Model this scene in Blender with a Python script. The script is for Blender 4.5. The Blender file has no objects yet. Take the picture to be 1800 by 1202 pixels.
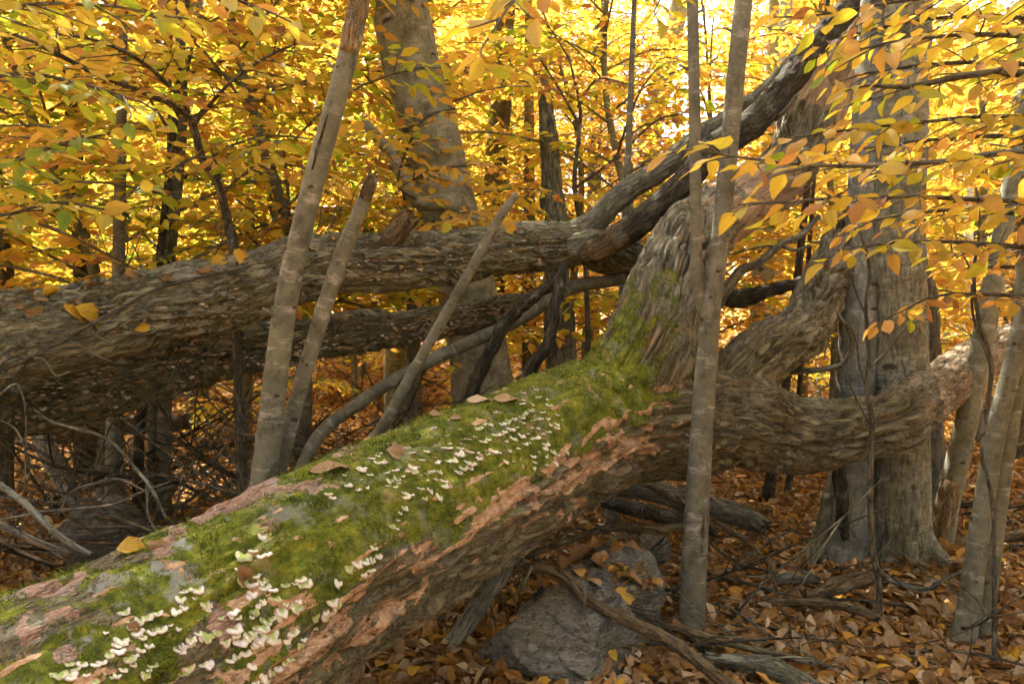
import bpy, math, random
import numpy as np
from mathutils import Vector, Matrix
from mathutils.bvhtree import BVHTree

random.seed(7)
RNG = np.random.default_rng(7)
R = math.radians
scene = bpy.context.scene
COL = scene.collection

# ------------------------------------------------------------------ camera, sky, sun, exposure
F, CX, CY = 1400.0, 900.0, 601.0
CAM = np.array([0.0, 0.0, 1.5])
PITCH = math.atan((601 - 560) / F)
cam = bpy.data.objects.new('camera', bpy.data.cameras.new('camera'))
COL.objects.link(cam)
cam.location = CAM
cam.rotation_euler = (R(90) - PITCH, 0, 0)
cam.data.sensor_width = 36
cam.data.lens = 28
cam.data.clip_start = 0.05
cam.data.clip_end = 2000
cam.data.dof.use_dof = True
cam.data.dof.focus_distance = 3.3
cam.data.dof.aperture_fstop = 7.1
scene.camera = cam

SUN_EL, SUN_AZ = R(52), R(-28)          # azimuth from +Y (ahead of the camera) towards +X
world = bpy.data.worlds.new('World')
scene.world = world
world.use_nodes = True
wn = world.node_tree.nodes
sky = wn.new('ShaderNodeTexSky')
sky.sky_type = 'NISHITA'
sky.sun_disc = False
sky.sun_elevation = SUN_EL
sky.sun_rotation = SUN_AZ
sky.air_density = 0.7
sky.dust_density = 6.0
sky.ozone_density = 0.4
world.node_tree.links.new(sky.outputs[0], wn['Background'].inputs[0])
wn['Background'].inputs[1].default_value = 0.15

sun = bpy.data.objects.new('sun', bpy.data.lights.new('sun', 'SUN'))
COL.objects.link(sun)
sun.data.energy = 5.0
sun.data.angle = R(0.5)
sun.data.color = (1.0, 0.92, 0.80)
sd = Vector((math.sin(SUN_AZ) * math.cos(SUN_EL), math.cos(SUN_AZ) * math.cos(SUN_EL), math.sin(SUN_EL)))
sun.rotation_euler = sd.to_track_quat('Z', 'Y').to_euler()
sun.location = (0, 0, 30)

vs = scene.view_settings
vs.view_transform = 'Standard'
vs.look = 'None'
vs.gamma = 1.0
vs.use_curve_mapping = False
vs.exposure = 2.5
cy = scene.cycles
cy.use_denoising = True
cy.max_bounces = 5
cy.diffuse_bounces = 4
cy.transmission_bounces = 4
cy.use_adaptive_sampling = True
cy.adaptive_threshold = 0.03
cy.adaptive_min_samples = 16
cy.glossy_bounces = 2
cy.caustics_reflective = False
cy.caustics_refractive = False

# ------------------------------------------------------------------ numeric helpers
def sstep(a, b, x):
    t = np.clip((x - a) / (b - a), 0, 1)
    return t * t * (3 - 2 * t)

_perm = np.random.default_rng(3).permutation(256).astype(np.int32)
_perm = np.concatenate([_perm, _perm])
_g = np.random.default_rng(4).normal(size=(256, 3))
_g = (_g / np.linalg.norm(_g, axis=1)[:, None]).astype(np.float32)
def pn(p):
    p = np.asarray(p, float)
    i = np.floor(p).astype(np.int32)
    f = (p - i).astype(np.float32)
    i &= 255
    u = f * f * f * (f * (f * 6 - 15) + 10)
    out = 0
    for dx in (0, 1):
        wx = u[:, 0] if dx else 1 - u[:, 0]
        a = _perm[i[:, 0] + dx & 255]
        for dy in (0, 1):
            wy = u[:, 1] if dy else 1 - u[:, 1]
            b = _perm[(a + i[:, 1] + dy) & 255]
            for dz in (0, 1):
                wz = u[:, 2] if dz else 1 - u[:, 2]
                g = _g[_perm[(b + i[:, 2] + dz) & 255]]
                d = g[:, 0] * (f[:, 0] - dx) + g[:, 1] * (f[:, 1] - dy) + g[:, 2] * (f[:, 2] - dz)
                out = out + d * wx * wy * wz
    return (out * 1.6).astype(float)
def fbm(p, o=3):
    s, a = 0, 1.0
    for k in range(o):
        s = s + a * pn(p * 2 ** k + 17.3 * k)
        a *= 0.5
    return s
def nrm(v):
    v = np.asarray(v, float)
    return v / (np.linalg.norm(v, axis=-1, keepdims=True) + 1e-9)

def P(x, y, Y):
    u, v = (x - CX) / F, (CY - y) / F
    d = np.array([u, math.cos(PITCH) + v * math.sin(PITCH), -math.sin(PITCH) + v * math.cos(PITCH)])
    return CAM + d * (Y / d[1])
def ground_z(x, y):
    x = np.atleast_1d(np.asarray(x, float)); y = np.atleast_1d(np.asarray(y, float))
    q = np.stack([x, y, np.zeros_like(x)], 1)
    z = 0.07 * fbm(q * 0.55, 2) + 0.025 * pn(q * 2.1)
    z = z + 0.10 * np.clip(y - 8, 0, 40) * sstep(7, 16, y) * 0.55
    return z
def gz(x, y): return float(ground_z(x, y)[0])
def px(path):
    pts, rad = [], []
    for x, y, Y, w in path:
        if y is None:
            X = (x - CX) / F * Y
            pts.append(np.array([X, Y, gz(X, Y) - 0.06]))
        else:
            pts.append(P(x, y, Y))
        rad.append(0.5 * w * Y / F)
    return np.array(pts), np.array(rad)

def resample(pts, rad, step):
    pts = np.asarray(pts, float); rad = np.asarray(rad, float)
    n = len(pts)
    if n == 2:
        pts = np.array([pts[0], (pts[0] + pts[1]) / 2, pts[1]]); rad = np.array([rad[0], rad.mean(), rad[1]]); n = 3
    ext = np.vstack([2 * pts[0] - pts[1], pts, 2 * pts[-1] - pts[-2]])
    out, ro = [], []
    for i in range(n - 1):
        p0, p1, p2, p3 = ext[i:i + 4]
        m = max(2, int(np.linalg.norm(p2 - p1) / step))
        t = np.linspace(0, 1, m, endpoint=False)[:, None]
        out.append(0.5 * ((2 * p1) + (p2 - p0) * t + (2 * p0 - 5 * p1 + 4 * p2 - p3) * t ** 2 + (3 * p1 - p0 - 3 * p2 + p3) * t ** 3))
        ro.append(rad[i] + (rad[i + 1] - rad[i]) * (t[:, 0] ** 2 * (3 - 2 * t[:, 0])))
    out.append(pts[-1:]); ro.append(rad[-1:])
    return np.vstack(out), np.concatenate(ro)
def frames(c):
    T = nrm(np.gradient(c, axis=0))
    N = np.zeros_like(T)
    a = np.array([0, 0, 1.0]) if abs(T[0][2]) < 0.8 else np.array([1.0, 0, 0])
    N[0] = nrm(a - T[0] * a.dot(T[0]))
    for i in range(1, len(c)):
        v = N[i - 1] - T[i] * N[i - 1].dot(T[i])
        N[i] = nrm(v)
    return T, N, np.cross(T, N)

def bark_h(bk, wave=0.055, stretch=4.5):
    q = bk / wave * np.array([1, 1, 1 / stretch])
    q = q + 0.35 * np.stack([pn(q * 0.7 + 5), pn(q * 0.7 + 9), pn(q * 0.7 + 13)], 1)
    h1 = sstep(0.0, 0.34, np.abs(pn(q)))
    h2 = sstep(0.0, 0.4, np.abs(pn(q * 2.1 + 31)))
    return 0.7 * h1 + 0.3 * h2 - 0.5

SEED = [0]
def tube(pts, rad, seg=10, step=0.05, bark=None, lump=0.06, jag=0.0, scars=0):
    """one tapered limb: all quads, its ends closed; returns V, faces, attributes"""
    SEED[0] += 1
    sd_ = SEED[0] * 3.71
    c, r = resample(pts, rad, step)
    T, N, B = frames(c)
    s = np.concatenate([[0], np.cumsum(np.linalg.norm(np.diff(c, axis=0), axis=1))])
    n = len(c)
    th = np.linspace(0, 2 * math.pi, seg, endpoint=False)
    ct, st = np.cos(th), np.sin(th)
    rm = max(r.mean(), 1e-4)
    bk = np.stack([np.outer(r, ct).ravel(), np.outer(r, st).ravel(), np.repeat(s, seg)], 1)
    bk2 = bk + sd_
    rr = np.repeat(r, seg)
    disp = lump * rr * fbm(bk2 / (rm * 2.2), 2) if lump else np.zeros(n * seg)
    if bark:
        disp = disp + bark[0] * ((bark_h(bk2, bark[1], bark[2]) - .42) * (.55 + .9 * sstep(-.3, .4, pn(bk2 * 3.1))) )
    scar = np.zeros(n * seg)
    for k in range(scars):
        q = RNG.integers(0, n); a = RNG.uniform(0, 2 * math.pi); w = rm * RNG.uniform(.22, .5)
        da = np.abs((np.tile(th, n) - a + math.pi) % (2 * math.pi) - math.pi) * rr
        ds = np.repeat(s, seg) - s[q] + da * da / (w * 3)
        g = np.exp(-(da / w) ** 2 - (ds / (w * .42)) ** 2)
        scar = np.maximum(scar, g)
        disp = disp + g * rm * 0.07
    rr2 = rr + disp
    V = np.repeat(c, seg, 0) + (N[:, None, :] * ct[None, :, None] + B[:, None, :] * st[None, :, None]).reshape(-1, 3) * rr2[:, None]
    if jag:
        e = V.reshape(n, seg, 3)
        j = jag * r[-1] * RNG.uniform(-1, 1, seg)
        e[-1] += T[-1] * j[:, None]
    rings = [V.reshape(n, seg, 3)]
    for ci, k in ((0, 0), (n - 1, 1)):
        pass
    start = np.repeat((c[0] - T[0] * r[0] * 0.15)[None], seg, 0) * 0.98 + V.reshape(n, seg, 3)[0] * 0.02
    endc = V.reshape(n, seg, 3)[-1].mean(0) + T[-1] * r[-1] * (0.25 if not jag else -0.2)
    end1 = endc[None] * .5 + V.reshape(n, seg, 3)[-1] * .5 + T[-1] * (jag * r[-1] * .4 * RNG.uniform(-1, 1, seg))[:, None]
    end = np.repeat(endc[None], seg, 0) * 0.98 + V.reshape(n, seg, 3)[-1] * 0.02
    VV = np.concatenate([start[None], V.reshape(n, seg, 3), end1[None], end[None]]).reshape(-1, 3)
    m = n + 3
    pad = lambda a: np.concatenate([a[:seg], a, a[-seg:], a[-seg:]])
    i = np.arange(m - 1)[:, None] * seg + np.arange(seg)[None]
    i2 = np.arange(m - 1)[:, None] * seg + (np.arange(seg) + 1)[None] % seg
    Q = np.stack([i, i2, i2 + seg, i + seg], -1).reshape(-1, 4)
    broken = np.zeros(m * seg)
    if jag: broken[-2 * seg:] = 1
    return VV, Q, {'bk': pad(bk2), 'scar': pad(scar), 'broken': broken}

def merge(geos):
    V, Q, A, o = [], [], {}, 0
    for v, q, a in geos:
        V.append(v); Q.append(q + o); o += len(v)
        for k in a: A.setdefault(k, []).append(a[k])
    return np.vstack(V), np.vstack(Q), {k: np.concatenate(x) for k, x in A.items()}

def mesh(name, V, Q, attrs=None, smooth=True):
    me = bpy.data.meshes.new(name)
    V = np.asarray(V, np.float32); Q = np.asarray(Q, np.int32)
    n, k = Q.shape
    me.vertices.add(len(V)); me.vertices.foreach_set('co', V.ravel())
    me.loops.add(n * k); me.loops.foreach_set('vertex_index', Q.ravel())
    me.polygons.add(n)
    me.polygons.foreach_set('loop_start', np.arange(0, n * k, k, dtype=np.int32))
    me.polygons.foreach_set('use_smooth', np.full(n, smooth))
    me.update(calc_edges=True)
    for kk, a in (attrs or {}).items():
        a = np.asarray(a, np.float32)
        if a.ndim == 1:
            at = me.attributes.new(kk, 'FLOAT', 'POINT'); at.data.foreach_set('value', a)
        else:
            at = me.attributes.new(kk, 'FLOAT_VECTOR', 'POINT'); at.data.foreach_set('vector', a.ravel())
    return me

def tag(o, label=None, cat=None, group=None, kind=None):
    if label: o['label'] = label
    if cat: o['category'] = cat
    if group: o['group'] = group
    if kind: o['kind'] = kind
    return o
def thing(name, label, cat, loc, group=None):
    o = bpy.data.objects.new(name, None)
    COL.objects.link(o); o.location = loc; o.empty_display_size = 0.1
    return tag(o, label, cat, group)
def worldpos(o):
    p = Vector((0, 0, 0))
    while o: p = p + o.location; o = o.parent
    return np.array(p)
def part(name, geo, m, parent=None, kind=None, smooth=True, at=None):
    """a mesh object; geo is in world space and its origin is set at its parent's base (or at `at`)"""
    V, Q, A = geo
    o0 = worldpos(parent) if parent else (np.array(at) if at is not None else np.zeros(3))
    o = bpy.data.objects.new(name, mesh(name, V - o0, Q, A, smooth))
    o.data.materials.append(m)
    COL.objects.link(o)
    if parent: o.parent = parent
    else: o.location = o0
    if kind: o['kind'] = kind
    return o
def solo(name, label, cat, geo, m, group=None):
    V = geo[0]
    i = V[:, 2].argmin()
    return tag(part(name, geo, m, at=V[i]), label, cat, group)

# ------------------------------------------------------------------ materials
class NT:
    def __init__(s, name):
        s.m = bpy.data.materials.new(name); s.m.use_nodes = True
        s.t = s.m.node_tree; s.t.nodes.clear()
        s.out = s.n('ShaderNodeOutputMaterial')
    def n(s, t): return s.t.nodes.new(t)
    def l(s, a, b): s.t.links.new(a, b)
    def put(s, sock, v):
        if isinstance(v, bpy.types.NodeSocket): s.l(v, sock)
        elif isinstance(v, (tuple, list)) and len(v) == 3 and sock.type == 'RGBA': sock.default_value = (*v, 1)
        else: sock.default_value = v
    def attr(s, name, out='Fac'):
        n = s.n('ShaderNodeAttribute'); n.attribute_name = name; return n.outputs[out]
    def obj(s): return s.n('ShaderNodeTexCoord').outputs['Object']
    def scale(s, v, sc):
        n = s.n('ShaderNodeVectorMath'); n.operation = 'MULTIPLY'; s.put(n.inputs[0], v); n.inputs[1].default_value = sc; return n.outputs[0]
    def noise(s, v, sc, det=4, rough=.6, dist=0.):
        n = s.n('ShaderNodeTexNoise'); s.put(n.inputs['Vector'], v)
        n.inputs['Scale'].default_value = sc; n.inputs['Detail'].default_value = det
        n.inputs['Roughness'].default_value = rough; n.inputs['Distortion'].default_value = dist
        return n.outputs['Fac']
    def voro(s, v, sc, feat='F1', out='Distance'):
        n = s.n('ShaderNodeTexVoronoi'); n.feature = feat; s.put(n.inputs['Vector'], v); n.inputs['Scale'].default_value = sc
        return n.outputs[out]
    def ramp(s, f, stops, interp='LINEAR'):
        n = s.n('ShaderNodeValToRGB'); s.put(n.inputs[0], f); e = n.color_ramp.elements; n.color_ramp.interpolation = interp
        while len(e) < len(stops): e.new(0.5)
        for el, (p, c) in zip(e, stops):
            el.position = p; el.color = (*c, 1) if isinstance(c, (tuple, list)) else (c, c, c, 1)
        return n.outputs[0]
    def mix(s, f, a, b, mode='MIX'):
        n = s.n('ShaderNodeMix'); n.data_type = 'RGBA'; n.blend_type = mode
        s.put(n.inputs[0], f); s.put(n.inputs[6], a); s.put(n.inputs[7], b); return n.outputs[2]
    def math(s, op, a, b=0.0, clamp=False):
        n = s.n('ShaderNodeMath'); n.operation = op; n.use_clamp = clamp; s.put(n.inputs[0], a); s.put(n.inputs[1], b); return n.outputs[0]
    def step(s, f, a, b):
        n = s.n('ShaderNodeMapRange'); n.interpolation_type = 'SMOOTHSTEP'; s.put(n.inputs[0], f)
        n.inputs[1].default_value = a; n.inputs[2].default_value = b; return n.outputs[0]
    def bump(s, h, strength=.5, dist=.01, prev=None):
        n = s.n('ShaderNodeBump'); s.put(n.inputs['Height'], h); n.inputs['Strength'].default_value = strength; n.inputs['Distance'].default_value = dist
        if prev: s.l(prev, n.inputs['Normal'])
        return n.outputs[0]
    def bsdf(s, col, rough=.85, normal=None, spec=.3):
        n = s.n('ShaderNodeBsdfPrincipled'); s.put(n.inputs['Base Color'], col); s.put(n.inputs['Roughness'], rough)
        n.inputs['Specular IOR Level'].default_value = spec
        if normal: s.l(normal, n.inputs['Normal'])
        s.l(n.outputs[0], s.out.inputs[0]); return n
MAT = {}

def beech_bark(name, lo, hi, pale=.5, rough_noise=1.0, ridged=0.0):
    lo, hi = [(q[0] * .93, q[1] * 1.01, q[2] * .96) for q in (lo, hi)]
    s = NT(name); bk = s.attr('bk', 'Vector')
    big = s.noise(bk, 7, 6, .72)
    col = s.ramp(big, [(.34, lo), (.64, hi)])
    st = s.noise(s.scale(bk, (7, 7, 22)), 1.0, 5, .7)
    col = s.mix(s.math('MULTIPLY', s.step(st, .53, .68), pale), col, (.50, .49, .43))
    dk = s.noise(s.scale(bk, (9, 9, 30)), 1.0, 4, .7, .5)
    col = s.mix(s.math('MULTIPLY', s.step(dk, .58, .72), .55), col, (.10, .085, .06))
    alg = s.noise(bk, 2.6, 3, .6)
    col = s.mix(s.math('MULTIPLY', s.step(alg, .5, .72), .40), col, (.16, .16, .08))
    wr = s.noise(s.scale(bk, (10, 10, 95)), 1.0, 3, .6)
    col = s.mix(s.math('MULTIPLY', s.step(wr, .60, .70), .35), col, (.11, .095, .07))
    blot = s.noise(s.scale(bk, (1, 1, .6)), 15, 6, .75)
    col = s.mix(s.math('MULTIPLY', s.step(blot, .52, .62), .5), col, tuple(.55 * q for q in lo))
    spot = s.voro(s.scale(bk, (38, 38, 60)), 1.0)
    sn = s.noise(bk, 21, 2)
    col = s.mix(s.math('MULTIPLY', s.math('MULTIPLY', s.step(spot, .28, .12), s.step(sn, .5, .6)), .6), col, (.09, .07, .05))
    col = s.mix(s.step(s.math('ADD', s.attr('scar'), s.math('MULTIPLY', s.math('SUBTRACT', s.noise(bk, 40, 3), .5), .6)), .42, .75), col, (.055, .042, .03))
    col = s.mix(s.attr('broken'), col, (.30, .17, .09))
    b = s.bump(s.math('ADD', wr, s.math('MULTIPLY', s.noise(bk, 70, 4), .7)), .35 * rough_noise, .006)
    if ridged:
        rv = s.noise(s.scale(bk, (1, 1, .22)), 62, 4, .7, .4)
        col = s.mix(s.math('MULTIPLY', s.step(rv, .50, .60), ridged), col, tuple(.45 * q for q in lo))
        b = s.bump(rv, .9, .010, b)
    s.bsdf(col, .8, b, .25); return s.m
MAT['beech'] = beech_bark('beech_bark', (.115, .104, .065), (.30, .282, .205))
MAT['beech_cool'] = beech_bark('beech_bark_silver', (.17, .165, .145), (.36, .355, .325), .6)
MAT['beech_ridged'] = beech_bark('furrowed_beech_bark', (.125, .112, .072), (.31, .285, .205), .5, 1.0, .6)
MAT['beech_grey'] = beech_bark('grey_beech_bark', (.125, .124, .108), (.28, .277, .25), .5, 1.4, .35)
MAT['birch'] = beech_bark('white_birch_bark', (.55, .54, .50), (.75, .74, .70), .4)
MAT['sapling'] = beech_bark('sapling_bark', (.095, .087, .060), (.205, .190, .142), .45, 1.6)

def rough_bark(name, lo, hi, fleck, fl_amt=.3, spec=.2):
    lo, hi = [(q[0] * .93, q[1] * 1.01, q[2] * .96) for q in (lo, hi)]
    s = NT(name); bk = s.attr('bk', 'Vector')
    a = s.noise(s.scale(bk, (1, 1, .35)), 22, 6, .7)
    col = s.ramp(a, [(.3, lo), (.7, hi)])
    b_ = s.noise(bk, 7, 4, .65)
    col = s.mix(s.math('MULTIPLY', s.step(b_, .55, .68), .55), col, (.24, .235, .20))
    c_ = s.noise(s.scale(bk, (1, 1, .5)), 34, 3, .65)
    d_ = s.noise(bk, 4.3, 3)
    col = s.mix(s.math('MULTIPLY', s.math('MULTIPLY', s.step(c_, .56, .64), s.step(d_, .46, .6)), fl_amt * 2), col, fleck)
    g_ = s.noise(bk, 3.1, 4, .6)
    col = s.mix(s.math('MULTIPLY', s.step(g_, .56, .7), .5), col, (.13, .15, .075))
    col = s.mix(s.attr('broken'), col, (.27, .15, .075))
    h = s.math('ADD', s.noise(s.scale(bk, (1, 1, .3)), 60, 5, .7), s.noise(s.scale(bk, (1, 1, .25)), 24, 4, .7))
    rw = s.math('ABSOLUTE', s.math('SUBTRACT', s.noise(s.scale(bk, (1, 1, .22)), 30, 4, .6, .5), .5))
    col = s.mix(s.math('MULTIPLY', s.step(rw, .030, .0), .75), col, tuple(.35 * q for q in lo))  # crack lines darkened: furrow shade painted in, over browner inner bark
    s.bsdf(col, .9, s.bump(h, .9, .016, s.bump(s.step(rw, 0.0, .09), .9, .018)), spec); return s.m
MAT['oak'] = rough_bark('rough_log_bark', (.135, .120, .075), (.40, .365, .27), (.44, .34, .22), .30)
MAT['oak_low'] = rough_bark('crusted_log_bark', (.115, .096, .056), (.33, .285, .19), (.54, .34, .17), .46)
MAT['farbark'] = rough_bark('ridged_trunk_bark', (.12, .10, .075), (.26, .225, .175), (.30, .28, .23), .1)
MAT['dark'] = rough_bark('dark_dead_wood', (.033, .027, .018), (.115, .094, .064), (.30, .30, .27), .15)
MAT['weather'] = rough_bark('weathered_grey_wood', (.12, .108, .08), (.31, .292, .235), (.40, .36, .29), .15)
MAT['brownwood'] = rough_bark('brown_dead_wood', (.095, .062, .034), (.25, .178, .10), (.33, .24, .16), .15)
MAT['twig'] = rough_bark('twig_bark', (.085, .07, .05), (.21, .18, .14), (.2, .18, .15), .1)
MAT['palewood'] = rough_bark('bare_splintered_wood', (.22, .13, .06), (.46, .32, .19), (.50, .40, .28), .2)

LEAF_STOPS = [(0.0, (.13, .27, .025)), (.18, (.36, .45, .035)), (.37, (.60, .49, .06)), (.56, (.63, .41, .07)),
              (.76, (.57, .30, .085)), (.89, (.44, .20, .065)), (1.0, (.26, .13, .055))]
def leaf_mat(name, stops, use_obj=False, trans=.56, detail=True):
    s = NT(name)
    if use_obj:
        oi = s.n('ShaderNodeObjectInfo')
        sep = s.n('ShaderNodeSeparateColor'); s.l(oi.outputs['Color'], sep.inputs[0])
        v = sep.outputs[0]
        sepv = s.n('ShaderNodeSeparateXYZ'); s.l(s.attr('lu', 'Vector'), sepv.inputs[0])
        au = s.math('ABSOLUTE', sepv.outputs[0]); t = sepv.outputs[1]
        off = s.n('ShaderNodeVectorMath'); off.operation = 'ADD'; s.l(s.attr('lu', 'Vector'), off.inputs[0])
        sc = s.n('ShaderNodeVectorMath'); sc.operation = 'SCALE'; s.l(oi.outputs['Location'], sc.inputs[0]); sc.inputs[3].default_value = 13.0
        s.l(sc.outputs[0], off.inputs[1])
        n1 = s.noise(off.outputs[0], 2.2, 4, .7)
        v = s.math('ADD', v, s.math('MULTIPLY', s.math('SUBTRACT', n1, .5), .38))
        col = s.ramp(v, stops)
        sp = s.noise(off.outputs[0], 9, 3, .7)
        col = s.mix(s.math('MULTIPLY', s.step(sp, .60, .70), .65), col, (.23, .09, .02))
        ed = s.math('ADD', s.math('MAXIMUM', au, s.math('MULTIPLY', t, .96)), s.math('MULTIPLY', s.math('SUBTRACT', s.noise(off.outputs[0], 5, 3, .7), .5), 1.1))
        col = s.mix(s.math('MULTIPLY', s.step(ed, .92, 1.08), .7), col, (.26, .11, .03))
        w = s.math('SINE', s.math('MULTIPLY', s.math('SUBTRACT', t, s.math('MULTIPLY', au, .42)), 62.0))
        vein = s.math('MAXIMUM', s.step(w, .72, 1.0), s.step(au, .07, .02))
        col = s.mix(s.math('MULTIPLY', vein, .42), col, (.36, .22, .03))
        bmp = s.bump(s.math('ADD', w, s.noise(off.outputs[0], 14, 2)), .3, .002)
    else:
        v = s.attr('lc'); g = s.n('ShaderNodeNewGeometry')
        n1 = s.noise(g.outputs['Position'], 45, 2, .6)
        v2 = s.math('ADD', v, s.math('MULTIPLY', s.math('SUBTRACT', n1, .5), .30)) if detail else v
        col = s.ramp(v2, stops); bmp = None
    if use_obj:
        d = s.n('ShaderNodeBsdfPrincipled'); s.l(col, d.inputs['Base Color']); d.inputs['Roughness'].default_value = .5
        d.inputs['Specular IOR Level'].default_value = .35
    else:
        d = s.n('ShaderNodeBsdfDiffuse'); s.l(col, d.inputs[0])
    if bmp: s.l(bmp, d.inputs['Normal'])
    tr = s.n('ShaderNodeBsdfTranslucent')
    tc = s.mix(1.0, col, (1.0, .95, .75), 'MULTIPLY'); s.l(tc, tr.inputs[0])
    mx = s.n('ShaderNodeMixShader'); mx.inputs[0].default_value = trans
    s.l(d.outputs[0], mx.inputs[1]); s.l(tr.outputs[0], mx.inputs[2]); s.l(mx.outputs[0], s.out.inputs[0])
    return s.m
MAT['leaf_obj'] = leaf_mat('beech_leaf', LEAF_STOPS, True)
MAT['leaf'] = leaf_mat('beech_foliage', LEAF_STOPS)
LITTER = [(0, (.58, .38, .03)), (.14, (.46, .26, .06)), (.35, (.32, .18, .06)), (.55, (.19, .108, .05)), (.75, (.30, .195, .095)), (.9, (.42, .31, .175)), (1, (.52, .43, .29))]
MAT['litter'] = leaf_mat('leaf_litter', LITTER, trans=.15)
MAT['litter_obj'] = leaf_mat('dry_leaf', LITTER, True, trans=.15)

# ------------------------------------------------------------------ leaf geometry
def leaf_mesh(name, fold, curl, wave, twist, width=.27, lobes=False):
    ts = np.array([0, .10, .27, .48, .70, .88, 1.0])
    V, A = [], []
    for t in ts:
        w = width * (math.sin(math.pi * t ** .85) ** .85) * (1 - .25 * t ** 4) if 0 < t < 1 else .006
        if lobes: w *= 1 + .35 * math.sin(t * 20)
        for u in (-1, -.5, 0, .5, 1):
            z = abs(u) * w * fold - curl * t * t + wave * math.sin(t * 9 + u * 2) * abs(u) + twist * u * w * (t - .4)
            V.append((u * w, t, z)); A.append((u, t, 0))
    n = len(ts); Q = []
    for i in range(n - 1):
        for j in range(4):
            a = i * 5 + j; Q.append((a, a + 1, a + 6, a + 5))
    return mesh(name, np.array(V), np.array(Q), {'lu': np.array(A)})
LEAVES = [leaf_mesh('leaf', .25, .10, .015, .2), leaf_mesh('leaf', .45, .22, .02, -.4), leaf_mesh('leaf', -.15, .16, .03, .5),
          leaf_mesh('leaf', .10, .03, .02, -.15), leaf_mesh('leaf', .55, -.08, .02, .3)]
for m_ in LEAVES: m_.materials.append(MAT['leaf_obj'])
DRY = [leaf_mesh('leaf', .9, .35, .06, .8), leaf_mesh('leaf', .4, .25, .08, -.9, .3), leaf_mesh('leaf', 1.4, -.2, .05, .5, .3),
       leaf_mesh('leaf', -.6, .2, .07, 1.0, .3, True), leaf_mesh('leaf', .25, .1, .05, .3, .33, True)]
for m_ in DRY: m_.materials.append(MAT['litter_obj'])

LO_V = np.array([(0, 0, 0), (-.24, .33, .05), (-.19, .70, .03), (0, 1, -.08), (.19, .70, .03), (.24, .33, .05)])
LO_Q = np.array([(0, 1, 2, 3), (0, 3, 4, 5)])
FAR_V = np.array([(0, 0, 0), (-.27, .5, .05), (0, 1, -.05), (.27, .5, .05)])
FAR_Q = np.array([(0, 1, 2, 3)])
DRY_V = np.array([(0, 0, 0), (-.26, .35, .16), (-.2, .72, .12), (0, 1, .02), (.2, .72, .17), (.26, .35, .09)])
def leaf_cloud(Pp, D, Nn, size, lc, far=False, base=None):
    bv, bq = (FAR_V, FAR_Q) if far else (LO_V, LO_Q)
    if base is not None: bv = base
    D = nrm(D); S = nrm(np.cross(D, Nn)); Nn = np.cross(S, D)
    k = len(bv); n = len(Pp)
    V = Pp[:, None, :] + size[:, None, None] * (S[:, None, :] * bv[None, :, 0:1] + D[:, None, :] * bv[None, :, 1:2] + Nn[:, None, :] * bv[None, :, 2:3])
    Q = (bq[None] + (np.arange(n) * k)[:, None, None]).reshape(-1, bq.shape[1])
    return V.reshape(-1, 3), Q, {'lc': np.repeat(lc, k)}
def place_leaf(me, p, d, n, size, hue, parent=None, name='leaf'):
    d = nrm(d); s = nrm(np.cross(d, n)); n = np.cross(s, d)
    o = bpy.data.objects.new(name, me)
    o0 = worldpos(parent) if parent else np.zeros(3)
    M = Matrix(((s[0], d[0], n[0], p[0] - o0[0]), (s[1], d[1], n[1], p[1] - o0[1]), (s[2], d[2], n[2], p[2] - o0[2]), (0, 0, 0, 1)))
    o.matrix_basis = M @ Matrix.Diagonal((size, size, size, 1))
    o.color = (hue, 0, 0, 1)
    COL.objects.link(o)
    if parent: o.parent = parent
    return o

def spray(limb, r0, rng, twig_len=.5, spacing=.09, start=.2, leaf=.085, leaf_gap=.042, droop=.25, tubes=True, both=True, tilt=.48):
    """side twigs in a flat tier along a limb with leaves set alternately: (tubes, P, D, N)"""
    c, r = resample(limb, np.linspace(r0, r0 * .25, len(limb)), .04)
    L = np.linalg.norm(np.diff(c, axis=0), axis=1).sum()
    T = nrm(np.gradient(c, axis=0))
    tb, PP, DD, NN = [], [], [], []
    n = max(2, int(L * (1 - start) / spacing)); side = 1
    for k in range(n + 1):
        f = start + (1 - start) * k / n
        i = min(len(c) - 1, int(f * (len(c) - 1)))
        t = T[i]; h = nrm(np.array([-t[1], t[0], 0]) + 1e-6); side = -side
        ang = R(rng.uniform(38, 62)) if k < n else 0.0
        d0 = nrm(t * math.cos(ang) + h * side * math.sin(ang) + np.array([0, 0, rng.normal(0, .16)]))
        ln = twig_len * (1 - .55 * f) * rng.uniform(.55, 1.15)
        m = max(3, int(ln / leaf_gap))
        u = np.arange(1, m + 1) / m
        kink = np.where(np.arange(m) % 2 == 0, 1, -1) * .008
        hh = nrm(np.array([-d0[1], d0[0], 0]) + 1e-6)
        pts = c[i] + d0 * (u * ln)[:, None] + hh * kink[:, None] - np.array([0, 0, 1]) * (droop * ln * u * u)[:, None]
        if tubes:
            tb.append((np.vstack([c[i], pts[m // 2], pts[-1]]), np.array([.0035, .0026, .0016]) * (1 + 3 * r0)))
        dl = nrm(d0 - np.array([0, 0, 1]) * (2 * droop * u)[:, None])
        sgn = np.where(np.arange(m) % 2 == 0, 1, -1)[:, None]
        a = np.radians(rng.uniform(35, 65, m))[:, None]; a[-1] = 0
        ld = nrm(dl * np.cos(a) + hh * sgn * np.sin(a) + rng.normal(0, .18, (m, 3)) - np.array([0, 0, .16]))
        nn = nrm(np.array([0, 0, 1.0]) + rng.normal(0, tilt, (m, 3)))
        PP.append(pts); DD.append(ld); NN.append(nn)
    return tb, np.vstack(PP), np.vstack(DD), np.vstack(NN)

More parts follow.
